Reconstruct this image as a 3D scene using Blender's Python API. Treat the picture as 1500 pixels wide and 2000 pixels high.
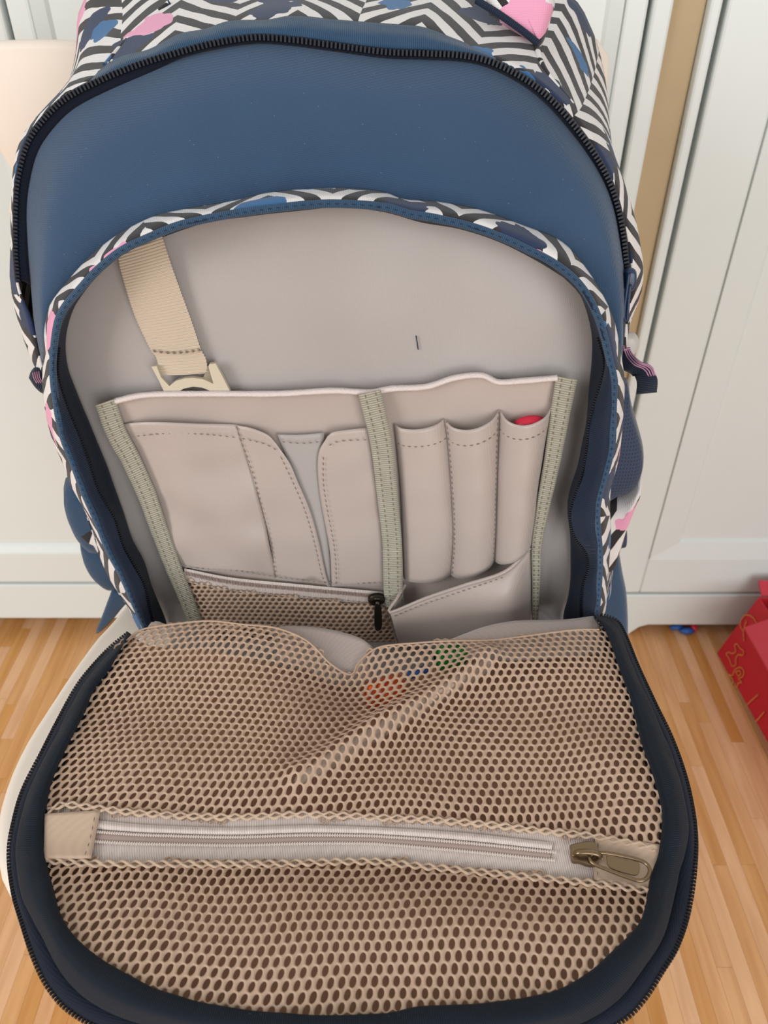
import bpy, bmesh, math, random
import numpy as np
from mathutils import Vector, Matrix, noise as mnoise

for o in list(bpy.data.objects):
    bpy.data.objects.remove(o, do_unlink=True)
scene = bpy.context.scene
C = scene.collection
random.seed(7)

# ------------------------------------------------------------------ camera
FPX, PITCH = 1500.0, math.radians(37.0)
CAM = np.array([0.0, 0.0, 0.89])
cs, sn = math.cos(PITCH), math.sin(PITCH)
cam_d = bpy.data.cameras.new('camera')
cam_d.sensor_fit = 'VERTICAL'; cam_d.sensor_height = 36.0
cam_d.lens = 36.0 * FPX / 2000.0
cam_d.clip_start = 0.01
cam_d.dof.use_dof = True; cam_d.dof.focus_distance = 0.46; cam_d.dof.aperture_fstop = 13.0
cam = bpy.data.objects.new('camera', cam_d); C.objects.link(cam)
cam.location = CAM; cam.rotation_euler = (math.pi / 2 - PITCH, 0, 0)
scene.camera = cam

# ------------------------------------------------------------------ light
world = bpy.data.worlds.new('world'); scene.world = world
world.use_nodes = True
bg = world.node_tree.nodes['Background']
bg.inputs['Color'].default_value = (0.98, 0.99, 1.0, 1)
bg.inputs['Strength'].default_value = 0.52

def area(name, loc, target, sx, sy, power, col):
    d = bpy.data.lights.new(name, 'AREA'); d.shape = 'RECTANGLE'
    d.size = sx; d.size_y = sy; d.energy = power; d.color = col
    o = bpy.data.objects.new(name, d); C.objects.link(o)
    o.location = loc
    o.rotation_euler = (Vector(target) - Vector(loc)).to_track_quat('-Z', 'Y').to_euler()
    return o
area('window_daylight', (0.95, -1.9, 1.05), (0, 0.45, 0.62), 1.4, 1.7, 35, (0.98, 0.99, 1.0))

area('added_seat_fill', (-1.7, -1.0, 1.45), (-.1, 0.35, 0.45), 1.0, 1.2, 28, (0.98, 0.99, 1.0))  # added fill lamp that brightens the shaded seat and left side, not a known window

vs = scene.view_settings
vs.view_transform = 'Standard'; vs.look = 'None'; vs.gamma = 1.0
vs.use_curve_mapping = False; vs.exposure = 0.0

# ------------------------------------------------------------------ helpers
def lin(c):
    return tuple(((x / 12.92) if x <= 0.04045 else ((x + 0.055) / 1.055) ** 2.4) for x in c)
def rgb(r, g, b):
    return lin((r / 255, g / 255, b / 255)) + (1.0,)

def ray(u, v):
    dx, dy = (u - 750) / FPX, (1000 - v) / FPX
    return np.array([dx, cs + dy * sn, -sn + dy * cs])

LEAN = math.radians(6)
BP0 = np.array([0.0, 0.43, 0.49])
BN = np.array([0.0, -math.cos(LEAN), math.sin(LEAN)])
BU = np.array([0.0, math.sin(LEAN), math.cos(LEAN)])
BX = np.array([1.0, 0.0, 0.0])

def bag(u, v, n=0.0):
    d = ray(u, v); p0 = BP0 + BN * n
    return CAM + d * (np.dot(p0 - CAM, BN) / np.dot(d, BN))
def bag_ab(u, v, n):
    p = bag(u, v, n) - BP0
    return p[0], float(np.dot(p, BU))
def bag_pt(a, b, n):
    return BP0 + BX * a + BU * b + BN * n
def at_y(u, v, y):
    d = ray(u, v); return CAM + d * (y / d[1])
def at_z(u, v, z):
    d = ray(u, v); return CAM + d * ((z - CAM[2]) / d[2])

# flap cushion: height field over the seat
FZ = 0.515
def fxy(u, v):
    p = at_z(u, v, FZ); return p[0], p[1]
def _g(x, y, cx, cy, sx, sy, rot=0.0):
    c, s = math.cos(rot), math.sin(rot)
    dx, dy = x - cx, y - cy
    a, b = dx * c + dy * s, -dx * s + dy * c
    return math.exp(-(a / sx) ** 2 - (b / sy) ** 2)
def seg_d(x, y, p, q):
    px, py = p; qx, qy = q
    L2 = (qx - px) ** 2 + (qy - py) ** 2
    t = max(0, min(1, ((x - px) * (qx - px) + (y - py) * (qy - py)) / L2))
    return math.hypot(x - px - t * (qx - px), y - py - t * (qy - py)), t
RA, RB = fxy(585, 1515), fxy(950, 1290)
VAL = fxy(690, 1330); LOB = fxy(400, 1260); LOR = fxy(1060, 1290)
ZL, ZR = fxy(90, 1634), fxy(1285, 1690)
CREASE = [fxy(480, 1225), fxy(620, 1310), fxy(760, 1420)]
def fh(x, y):
    h = 0.0
    d, t = seg_d(x, y, RA, RB)
    h += 0.0085 * math.exp(-(d / 0.0085) ** 2) * (0.65 + 0.35 * math.sin(math.pi * min(1, t + .2)))
    h -= 0.012 * _g(x, y, VAL[0], VAL[1], 0.028, 0.030) * (1 - .95 * math.exp(-(d / 0.010) ** 2))
    h += 0.010 * _g(x, y, LOB[0], LOB[1], 0.060, 0.028)
    h += 0.008 * _g(x, y, LOR[0], LOR[1], 0.050, 0.028)
    dz, _ = seg_d(x, y, ZL, ZR)
    h -= 0.006 * math.exp(-(dz / 0.020) ** 2)
    h += 0.004 * _g(x, y, 0.0, 0.165, 0.10, 0.022)
    h += 0.0012 * math.sin(55 * x + 70 * y) * math.sin(48 * y - 30 * x)
    h += 0.004 * _g(x, y, fxy(1180, 1480)[0], fxy(1180, 1480)[1], 0.02, 0.05, 0.5)
    return h
def fl(u, v, dh=0.0):
    z = FZ
    for _ in range(7):
        p = at_z(u, v, z); z = FZ + fh(p[0], p[1]) + dh
    return at_z(u, v, z)

def cat(pts, N):
    """Catmull-Rom through pts (array k x d), resampled to N by chord length."""
    P = np.asarray(pts, float)
    k = len(P)
    if k == 2:
        t = np.linspace(0, 1, N)[:, None]; return P[0] * (1 - t) + P[1] * t
    E = np.vstack([2 * P[0] - P[1], P, 2 * P[-1] - P[-2]])
    out = []
    for i in range(k - 1):
        p0, p1, p2, p3 = E[i], E[i + 1], E[i + 2], E[i + 3]
        for s in np.linspace(0, 1, 13)[:-1]:
            out.append(0.5 * (2 * p1 + (p2 - p0) * s + (2 * p0 - 5 * p1 + 4 * p2 - p3) * s * s
                              + (3 * p1 - p0 - 3 * p2 + p3) * s ** 3))
    out.append(P[-1])
    return resample(np.array(out), N)
def resample(Q, N):
    d = np.r_[0, np.cumsum(np.linalg.norm(np.diff(Q, axis=0), axis=1))]
    t = np.linspace(0, d[-1], N)
    return np.stack([np.interp(t, d, Q[:, i]) for i in range(Q.shape[1])], 1)
def length(Q):
    return float(np.linalg.norm(np.diff(Q, axis=0), axis=1).sum())
def bcurve(px, n=0.0, N=80):
    """pixel polyline -> curve on the bag; entries (u,v) or (u,v,n)."""
    P = [(q[0], q[1], q[2] if len(q) > 2 else n) for q in px]
    return np.array([bag(*q) for q in cat(P, N)])
def fcurve(px, dh=0.0, N=80):
    P = [(q[0], q[1], q[2] if len(q) > 2 else dh) for q in px]
    return np.array([fl(*q) for q in cat(P, N)])

def link(name, me, m=None, parent=None, smooth=True):
    o = bpy.data.objects.new(name, me); C.objects.link(o)
    if m is not None: me.materials.append(m)
    if parent is not None: keep(o, parent)
    if smooth and len(me.polygons):
        me.polygons.foreach_set('use_smooth', [True] * len(me.polygons))
    return o
CLAMP = [None]
def mesh(name, V, Fc, m, parent=None, uv=None, smooth=True, thick=0.0, off=0.0, kind=None):
    if CLAMP[0] is not None and not name.startswith('hip'):
        V = [(p[0], p[1], max(float(p[2]), CLAMP[0])) for p in V]
    me = bpy.data.meshes.new(name)
    me.from_pydata([tuple(map(float, p)) for p in V], [], Fc)
    if uv is not None:
        l = me.uv_layers.new(name='UVMap')
        idx = np.zeros(len(me.loops), np.int32); me.loops.foreach_get('vertex_index', idx)
        l.data.foreach_set('uv', np.asarray(uv, np.float32)[idx].ravel())
    me.update()
    o = link(name, me, m, parent, smooth)
    if thick:
        s = o.modifiers.new('solid', 'SOLIDIFY'); s.thickness = thick; s.offset = off
    if kind: o['kind'] = kind
    return o
def nz(p, f=25.0):
    return mnoise.noise(Vector((float(p[0]) * f, float(p[1]) * f, float(p[2]) * f)))
def loft(name, curves, m, parent=None, rows=8, thick=0.0, off=0.0, wr=0.0, wf=25.0, wn=None,
         uvs=1.0, kind=None, uvo=(0, 0)):
    K = [np.asarray(c) for c in curves]
    N = len(K[0])
    A = np.stack(K, 0)
    R = rows * (len(K) - 1) + 1
    G = np.zeros((R, N, 3))
    for j in range(N):
        G[:, j] = cat(A[:, j], R) if len(K) > 2 else cat(A[:, j], R)
    if wr:
        nv = BN if wn is None else np.asarray(wn)
        for i in range(R):
            for j in range(N):
                G[i, j] += nv * wr * nz(G[i, j], wf)
    mid = G[R // 2]
    su = np.r_[0, np.cumsum(np.linalg.norm(np.diff(mid, axis=0), axis=1))]
    sv = np.r_[0, np.cumsum(np.linalg.norm(np.diff(G[:, N // 2], axis=0), axis=1))]
    V = G.reshape(-1, 3)
    uv = [((su[j] + uvo[0]) * uvs, (sv[i] + uvo[1]) * uvs) for i in range(R) for j in range(N)]
    Fc = [(i * N + j, i * N + j + 1, (i + 1) * N + j + 1, (i + 1) * N + j)
          for i in range(R - 1) for j in range(N - 1)]
    return mesh(name, V, Fc, m, parent, uv, True, thick, off, kind)
def radial(name, ring, centre, m, parent=None, rings=8, bulge=None, nv=None, thick=0.0, wr=0.0, wf=25):
    """closed ring filled towards a centre point; bulge(s) shifts along nv."""
    Q = np.asarray(ring); N = len(Q); c = np.asarray(centre)
    V = []; uv = []
    for i in range(rings):
        s = 1 - i / rings
        for q in Q:
            p = c + (q - c) * s
            if bulge is not None: p = p + np.asarray(nv) * bulge(s)
            if wr: p = p + np.asarray(nv) * wr * nz(p, wf)
            V.append(p); uv.append((p[0], p[2] - p[1]))
    p = c.copy()
    if bulge is not None: p = p + np.asarray(nv) * bulge(0)
    V.append(p); uv.append((p[0], p[2] - p[1]))
    Fc = []
    for i in range(rings - 1):
        for j in range(N):
            k = (j + 1) % N
            Fc.append((i * N + j, i * N + k, (i + 1) * N + k, (i + 1) * N + j))
    L = len(V) - 1
    Fc += [((rings - 1) * N + j, (rings - 1) * N + (j + 1) % N, L) for j in range(N)]
    return mesh(name, V, Fc, m, parent, uv, True, thick, 0)
def puff(name, px, n0, t, m, parent=None, N=60, rings=5, cen=None, flat=0.0):
    """lens-shaped padded piece on the bag from a closed pixel outline."""
    P = [(q[0], q[1], q[2] if len(q) > 2 else n0) for q in px]
    ring = cat(P + [P[0]], N + 1)[:-1]
    Q = np.array([bag(*q) for q in ring])
    c = Q.mean(0) if cen is None else bag(*cen)
    V = []; uv = []; N = len(Q)
    lay = []
    for i in range(rings):
        s = 1 - i / rings
        lay.append((s, t * 0.5 * math.sqrt(max(0, 1 - s ** 4)) + flat))
    def add(s, b):
        for q in Q:
            p = c + (q - c) * s + BN * b; V.append(p); uv.append((p[0], p[2]))
    for s, b in lay: add(s, b)
    V.append(c + BN * (t * .5 + flat)); uv.append((c[0], c[2])); top = len(V) - 1
    base = len(V)
    for s, b in lay[(0 if flat else 1):]: add(s, -b)
    V.append(c - BN * (t * .5 + flat)); uv.append((c[0], c[2])); bot = len(V) - 1
    Fc = []
    def ringf(a, b):
        for j in range(N):
            k = (j + 1) % N; Fc.append((a + j, a + k, b + k, b + j))
    for i in range(rings - 1): ringf(i * N, (i + 1) * N)
    Fc += [((rings - 1) * N + j, (rings - 1) * N + (j + 1) % N, top) for j in range(N)]
    nb = rings if flat else rings - 1
    ringf(base, 0)
    for i in range(nb - 1): ringf(base + (i + 1) * N, base + i * N)
    Fc += [(base + (nb - 1) * N + (j + 1) % N, base + (nb - 1) * N + j, bot) for j in range(N)]
    return mesh(name, V, Fc, m, parent, uv, True)
def tube(name, Q, rx, m, parent=None, ry=None, nv=None, seg=10, wr=0.0, closed=False, kind=None, wf=60):
    """tube along curve Q; rx across (in-surface), ry along nv."""
    Q = np.asarray(Q); ry = rx if ry is None else ry; N = len(Q)
    if nv is None: nv = BN
    V = []; uv = []
    s = 0
    for i in range(N):
        if closed: t = Q[(i + 1) % N] - Q[i - 1]
        else: t = Q[min(i + 1, N - 1)] - Q[max(i - 1, 0)]
        t = t / (np.linalg.norm(t) + 1e-12)
        n0 = np.asarray(nv[i] if isinstance(nv, (list, np.ndarray)) and np.ndim(nv) == 2 else nv)
        b = np.cross(t, n0); b /= (np.linalg.norm(b) + 1e-12)
        n = np.cross(b, t)
        if i: s += np.linalg.norm(Q[i] - Q[i - 1])
        k = 1 + (wr * nz(Q[i], wf) if wr else 0)
        fx = rx[i] if isinstance(rx, (list, np.ndarray)) else rx
        fy = ry[i] if isinstance(ry, (list, np.ndarray)) else ry
        for a in range(seg):
            w = 2 * math.pi * a / seg
            V.append(Q[i] + b * math.cos(w) * fx * k + n * math.sin(w) * fy * k)
            uv.append((s, a / seg * 2 * math.pi * fx))
    Fc = []
    for i in range(N if closed else N - 1):
        k = (i + 1) % N
        for a in range(seg):
            c = (a + 1) % seg
            Fc.append((i * seg + a, k * seg + a, k * seg + c, i * seg + c))
    if not closed:
        Fc.append(tuple(range(seg))[::-1]); Fc.append(tuple((N - 1) * seg + a for a in range(seg)))
    return mesh(name, V, Fc, m, parent, uv, True, kind=kind)
def boxes_along(name, Q, pitch, size, m, parent=None, nv=None, stag=0.0, lift=0.0, kind='stuff', round_=True):
    """small teeth along Q: size=(along, across, height)."""
    L = length(Q); cnt = max(2, int(L / pitch)); R = resample(np.asarray(Q), cnt)
    V = []; Fc = []
    nv = BN if nv is None else np.asarray(nv)
    for i in range(cnt):
        t = R[min(i + 1, cnt - 1)] - R[max(i - 1, 0)]; t = t / np.linalg.norm(t)
        b = np.cross(t, nv); b /= np.linalg.norm(b); n = np.cross(b, t)
        c = R[i] + b * (stag if i % 2 else -stag) + n * lift
        o = len(V); a, w, h = size[0] / 2, size[1] / 2, size[2]
        k = .62 if round_ else 1
        for sx, sy in ((-1, -1), (1, -1), (1, 1), (-1, 1)): V.append(c + t * a * sx + b * w * sy)
        for sx, sy in ((-1, -1), (1, -1), (1, 1), (-1, 1)): V.append(c + t * a * sx * k + b * w * sy * .8 + n * h)
        Fc += [(o + 4, o + 5, o + 6, o + 7)]
        for j in range(4):
            q = (j + 1) % 4; Fc.append((o + j, o + q, o + 4 + q, o + 4 + j))
    return mesh(name, V, Fc, m, parent, None, False, kind=kind)
def stitches(name, Qs, m, parent=None, ln=0.0028, gap=0.0012, r=0.00045, nv=None, lift=0.0004):
    V = []; Fc = []
    nv = BN if nv is None else np.asarray(nv)
    for Q in Qs:
        L = length(Q); cnt = max(1, int(L / (ln + gap))); R = resample(np.asarray(Q), cnt * 2 + 1)
        for i in range(cnt):
            p, q = R[2 * i], R[2 * i + 1]
            t = R[2 * i + 2] - R[2 * i]; t = t / (np.linalg.norm(t) + 1e-12)
            c = (p + R[2 * i + 2]) / 2 + nv * lift
            b = np.cross(t, nv); b /= (np.linalg.norm(b) + 1e-12)
            o = len(V)
            V += [c - t * ln / 2 - nv * r, c + b * r, c + nv * r * 1.3, c - b * r, c + t * ln / 2 - nv * r]
            Fc += [(o, o + 1, o + 2), (o, o + 2, o + 3), (o + 4, o + 2, o + 1), (o + 4, o + 3, o + 2)]
    return mesh(name, V, Fc, m, parent, None, True, kind='stuff')
def inside(poly, x, y):
    r = False; n = len(poly); j = n - 1
    for i in range(n):
        xi, yi = poly[i]; xj, yj = poly[j]
        if (yi > y) != (yj > y) and x < (xj - xi) * (y - yi) / (yj - yi) + xi: r = not r
        j = i
    return r
def net(name, poly, mapf, m, parent, a=0.005, b=0.005, hx=0.30, hy=0.475, rot=0.0, warp=None, clipf=None, th=0.0007):
    xs = [p[0] for p in poly]; ys = [p[1] for p in poly]
    k = (a * a / 4 + b * b) / (2 * b); mm = ((a * a / 4 + b * b) / 2 - a * a / 4) / b
    cor = [(a / 2, -mm), (a / 2, mm), (0, k), (-a / 2, mm), (-a / 2, -mm), (0, -k)]
    hexp = []
    for i in range(6):
        p, q = cor[i], cor[(i + 1) % 6]
        hexp += [p, ((p[0] + q[0]) / 2, (p[1] + q[1]) / 2)]
    ang = [math.atan2(p[1] / k, p[0] / (a / 2) / 1.0) for p in hexp]
    V = []; Fc = []; key = {}
    W = warp or (lambda x, y: (x, y))
    def put(x, y, dz, share):
        if share:
            kk = (round(x * 2e5), round(y * 2e5))
            if kk in key: return key[kk]
        wx, wy = W(x, y)
        V.append(mapf(wx, wy, dz))
        if share: key[kk] = len(V) - 1
        return len(V) - 1
    j0, j1 = int(min(ys) / b) - 2, int(max(ys) / b) + 2
    i0, i1 = int(min(xs) / a) - 2, int(max(xs) / a) + 2
    for j in range(j0, j1):
        for i in range(i0, i1):
            cx = i * a + (a / 2 if j % 2 else 0); cy = j * b
            wx, wy = W(cx, cy)
            if not inside(poly, wx, wy): continue
            rr = random.uniform(.92, 1.06)
            O = [put(cx + p[0], cy + p[1], th * .5, True) for p in hexp]
            I1 = []; I2 = []
            for w in ang:
                ex, ey = hx * a * rr * math.cos(w), hy * b * rr * math.sin(w)
                ex, ey = ex + 0.16 * ey, ey
                I1.append(put(cx + ex * 1.06, cy + ey * 1.06, th * .15, False))
                I2.append(put(cx + ex, cy + ey, -th, False))
            for q in range(12):
                w = (q + 1) % 12
                Fc.append((O[q], O[w], I1[w], I1[q]))
                Fc.append((I1[q], I1[w], I2[w], I2[q]))
    return mesh(name, V, Fc, m, parent, None, True, kind='stuff')
def box(name, x0, x1, y0, y1, z0, z1, m, parent=None, bev=0.002, seg=2):
    bm = bmesh.new()
    bmesh.ops.create_cube(bm, size=1)
    for v in bm.verts:
        v.co = Vector((x0 + (v.co.x + .5) * (x1 - x0), y0 + (v.co.y + .5) * (y1 - y0), z0 + (v.co.z + .5) * (z1 - z0)))
    if bev: bmesh.ops.bevel(bm, geom=bm.edges[:], offset=bev, segments=seg, affect='EDGES', profile=.5)
    me = bpy.data.meshes.new(name); bm.to_mesh(me); bm.free()
    return link(name, me, m, parent, False)
def prism(name, pts, axis, lo, hi, m, parent=None, bev=0.0, smooth=False, seg=2):
    """polygon pts (2-D) extruded along axis 'x','y' or 'z'."""
    bm = bmesh.new()
    def co(p, t):
        return {'z': (p[0], p[1], t), 'y': (p[0], t, p[1]), 'x': (t, p[0], p[1])}[axis]
    A = [bm.verts.new(co(p, lo)) for p in pts]; B = [bm.verts.new(co(p, hi)) for p in pts]
    n = len(pts)
    fa = bm.faces.new(A); fb = bm.faces.new(B[::-1])
    for i in range(n): bm.faces.new((A[i], B[i], B[(i + 1) % n], A[(i + 1) % n]))
    bmesh.ops.recalc_face_normals(bm, faces=bm.faces[:])
    if bev:
        bmesh.ops.bevel(bm, geom=[e for e in fa.edges] + [e for e in fb.edges], offset=bev, segments=seg, affect='EDGES', profile=.5)
    me = bpy.data.meshes.new(name); bm.to_mesh(me); bm.free()
    return link(name, me, m, parent, smooth)
def empty(name, loc):
    o = bpy.data.objects.new(name, None); C.objects.link(o); o.location = loc
    WL[o.name] = Vector(loc)
    return o
WL = {}
def keep(child, parent):
    child.parent = parent
    if parent.name in WL:
        child.matrix_parent_inverse = Matrix.Translation(-WL[parent.name])
def tag(o, label=None, cat_=None, group=None, kind=None):
    if label: o['label'] = label
    if cat_: o['category'] = cat_
    if group: o['group'] = group
    if kind: o['kind'] = kind
    return o

# ------------------------------------------------------------------ materials
class NT:
    def __init__(s, name):
        s.m = bpy.data.materials.new(name); s.m.use_nodes = True
        s.t = s.m.node_tree; s.b = s.t.nodes['Principled BSDF']
    def n(s, typ, **kw):
        x = s.t.nodes.new(typ)
        for k, v in kw.items():
            if k.startswith('i_'):
                key = k[2:]; key = int(key) if key.isdigit() else key.replace('_', ' ')
                x.inputs[key].default_value = v
            else: setattr(x, k, v)
        return x
    def l(s, a, b): s.t.links.new(a, b)
    def math(s, op, a, b=None, c=None):
        x = s.n('ShaderNodeMath', operation=op)
        for i, q in enumerate((a, b, c)):
            if q is None: continue
            if hasattr(q, 'is_linked'): s.l(q, x.inputs[i])
            else: x.inputs[i].default_value = q
        return x.outputs[0]
    def mix(s, f, a, b, blend='MIX'):
        x = s.n('ShaderNodeMix', data_type='RGBA', blend_type=blend)
        for i, q in ((0, f), (6, a), (7, b)):
            if hasattr(q, 'is_linked'): s.l(q, x.inputs[i])
            else: x.inputs[i].default_value = q
        return x.outputs[2]
    def bump(s, h, strength=.3, dist=.001):
        x = s.n('ShaderNodeBump'); x.inputs['Strength'].default_value = strength
        x.inputs['Distance'].default_value = dist
        s.l(h, x.inputs['Height']); s.l(x.outputs[0], s.b.inputs['Normal'])
def cloth(name, col, rough=.75, sheen=.3, weave=900, wang=.6, col2=None, bstr=.35, spec=.3, blotch=.10, lint=0.0, uvw=False):
    t = NT(name); b = t.b
    tc = t.n('ShaderNodeTexCoord')
    src = tc.outputs['UV'] if uvw else tc.outputs['Object']
    nzt = t.n('ShaderNodeTexNoise'); nzt.inputs['Scale'].default_value = 14; nzt.inputs['Detail'].default_value = 5
    t.l(src, nzt.inputs['Vector'])
    c2 = col2 or tuple(x * (1 - 2.2 * blotch) for x in col[:3]) + (1,)
    cr = t.mix(nzt.outputs[0], c2, tuple(min(1, x * (1 + blotch)) for x in col[:3]) + (1,))
    mp = t.n('ShaderNodeMapping'); t.l(src, mp.inputs['Vector'])
    mp.inputs['Rotation'].default_value = (0, wang * .3, wang)
    w1 = t.n('ShaderNodeTexWave', wave_type='BANDS', bands_direction='X'); w1.inputs['Scale'].default_value = weave / 6.28 * 1.0
    w1.inputs['Distortion'].default_value = .6; w1.inputs['Detail'].default_value = 1
    w2 = t.n('ShaderNodeTexWave', wave_type='BANDS', bands_direction='Z' if not uvw else 'Y'); w2.inputs['Scale'].default_value = weave / 6.28 * .8
    w2.inputs['Distortion'].default_value = .6
    t.l(mp.outputs[0], w1.inputs['Vector']); t.l(mp.outputs[0], w2.inputs['Vector'])
    h = t.math('MULTIPLY', w1.outputs['Fac'], w2.outputs['Fac'])
    cr = t.mix(t.math('MULTIPLY', h, .25), cr, tuple(min(1, x * 1.5) for x in col[:3]) + (1,))
    if lint:
        vo = t.n('ShaderNodeTexVoronoi'); vo.inputs['Scale'].default_value = 160
        t.l(src, vo.inputs['Vector'])
        f = t.math('LESS_THAN', vo.outputs['Distance'], .055)
        cr = t.mix(t.math('MULTIPLY', f, lint), cr, rgb(150, 165, 180))
    t.l(cr, b.inputs['Base Color'])
    b.inputs['Roughness'].default_value = rough
    b.inputs['Sheen Weight'].default_value = sheen
    b.inputs['Sheen Roughness'].default_value = .5
    b.inputs['Specular IOR Level'].default_value = spec
    t.bump(h, bstr, .0006)
    return t.m
def ribbed(name, col, pitch=.0012, rough=.7, depth=.0006, axis='X', sheen=.2):
    """grosgrain: ribs across the length (UV x runs along the tape, metres)."""
    t = NT(name); b = t.b
    uv = t.n('ShaderNodeTexCoord').outputs['UV']
    w = t.n('ShaderNodeTexWave', wave_type='BANDS', bands_direction=axis, wave_profile='SIN')
    w.inputs['Scale'].default_value = 1 / pitch / 3.18; w.inputs['Distortion'].default_value = .8
    w.inputs['Detail'].default_value = 1; w.inputs['Detail Scale'].default_value = .4
    t.l(uv, w.inputs['Vector'])
    nzt = t.n('ShaderNodeTexNoise'); nzt.inputs['Scale'].default_value = 90; t.l(uv, nzt.inputs['Vector'])
    dk = tuple(x * .55 for x in col[:3]) + (1,)
    cr = t.mix(w.outputs['Fac'], dk, tuple(min(1, x * 1.15) for x in col[:3]) + (1,))
    cr = t.mix(t.math('MULTIPLY', nzt.outputs[0], .35), cr, dk)
    t.l(cr, b.inputs['Base Color'])
    b.inputs['Roughness'].default_value = rough; b.inputs['Sheen Weight'].default_value = sheen
    b.inputs['Specular IOR Level'].default_value = .3
    t.bump(w.outputs['Fac'], .8, depth)
    return t.m
def plain(name, col, rough=.5, metal=0.0, spec=.5, noise=.04, bump=0.0, nscale=30):
    t = NT(name); b = t.b
    nzt = t.n('ShaderNodeTexNoise'); nzt.inputs['Scale'].default_value = nscale; nzt.inputs['Detail'].default_value = 4
    t.l(t.n('ShaderNodeTexCoord').outputs['Object'], nzt.inputs['Vector'])
    cr = t.mix(nzt.outputs[0], tuple(x * (1 - noise) for x in col[:3]) + (1,), tuple(min(1, x * (1 + noise)) for x in col[:3]) + (1,))
    t.l(cr, b.inputs['Base Color'])
    b.inputs['Roughness'].default_value = rough; b.inputs['Metallic'].default_value = metal
    b.inputs['Specular IOR Level'].default_value = spec
    if bump: t.bump(nzt.outputs[0], bump, .001)
    return t.m
def chevron(name, period=.0125, L=.055, wx=1.0, wy=1.0, off=(0, 0, 0), rotz=0.0, jit=.02, prob=(.10, .88, .95, .52, .62), pr=.032):
    """black and off-white zigzags with pink, blue and navy patches (UV in metres)."""
    t = NT(name); b = t.b
    uv = t.n('ShaderNodeTexCoord').outputs['UV']
    mp = t.n('ShaderNodeMapping'); t.l(uv, mp.inputs['Vector'])
    mp.inputs['Location'].default_value = off; mp.inputs['Rotation'].default_value = (0, 0, rotz)
    sx = t.n('ShaderNodeSeparateXYZ'); t.l(mp.outputs[0], sx.inputs[0])
    x, y = sx.outputs[0], sx.outputs[1]
    q = t.math('DIVIDE', x, L)
    fl_ = t.math('FLOOR', t.math('MULTIPLY', q, .5))
    wn = t.n('ShaderNodeTexWhiteNoise', noise_dimensions='1D'); t.l(fl_, wn.inputs['W'])
    xx = t.math('MULTIPLY', t.math('ABSOLUTE', t.math('SUBTRACT', t.math('FRACT', q), .5)), L * wx)
    nw = t.n('ShaderNodeTexNoise', noise_dimensions='2D'); nw.inputs['Scale'].default_value = 18; t.l(mp.outputs[0], nw.inputs['Vector'])
    yy = t.math('ADD', t.math('MULTIPLY', y, wy), t.math('MULTIPLY', wn.outputs[0], jit))
    f = t.math('DIVIDE', t.math('ADD', t.math('ADD', xx, yy), t.math('MULTIPLY', nw.outputs[0], .010)), period)
    st = t.math('LESS_THAN', t.math('FRACT', f), .5)
    cr = t.mix(st, rgb(46, 43, 44), rgb(228, 222, 218))
    dn = t.n('ShaderNodeTexNoise', noise_dimensions='2D'); dn.inputs['Scale'].default_value = 45; t.l(mp.outputs[0], dn.inputs['Vector'])
    va = t.n('ShaderNodeVectorMath', operation='MULTIPLY_ADD'); t.l(dn.outputs['Color'], va.inputs[0])
    va.inputs[1].default_value = (.022, .022, 0); t.l(mp.outputs[0], va.inputs[2])
    vp = t.n('ShaderNodeTexVoronoi', voronoi_dimensions='2D', feature='F1')
    vp.inputs['Scale'].default_value = 1 / pr; vp.inputs['Randomness'].default_value = 1
    t.l(va.outputs[0], vp.inputs['Vector'])
    sep = t.n('ShaderNodeSeparateColor'); t.l(vp.outputs['Color'], sep.inputs[0])
    def patch(cr, lo, hi, rad, c):
        a = t.math('GREATER_THAN', sep.outputs[0], lo); e = t.math('LESS_THAN', sep.outputs[0], hi)
        d = t.math('LESS_THAN', vp.outputs['Distance'], rad)
        return t.mix(t.math('MULTIPLY', t.math('MULTIPLY', a, e), d), cr, c)
    cr = patch(cr, -1, prob[0], .46, rgb(232, 160, 188))
    cr = patch(cr, prob[1], prob[2], .44, rgb(50, 104, 152))
    cr = patch(cr, prob[3], prob[4], .5, rgb(34, 50, 82))
    t.l(cr, b.inputs['Base Color'])
    b.inputs['Roughness'].default_value = .8; b.inputs['Sheen Weight'].default_value = .15
    b.inputs['Specular IOR Level'].default_value = .25
    w1 = t.n('ShaderNodeTexWave', bands_direction='X'); w1.inputs['Scale'].default_value = 260
    w2 = t.n('ShaderNodeTexWave', bands_direction='Y'); w2.inputs['Scale'].default_value = 260
    t.l(uv, w1.inputs['Vector']); t.l(uv, w2.inputs['Vector'])
    t.bump(t.math('MULTIPLY', w1.outputs['Fac'], w2.outputs['Fac']), .35, .0006)
    return t.m
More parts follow.
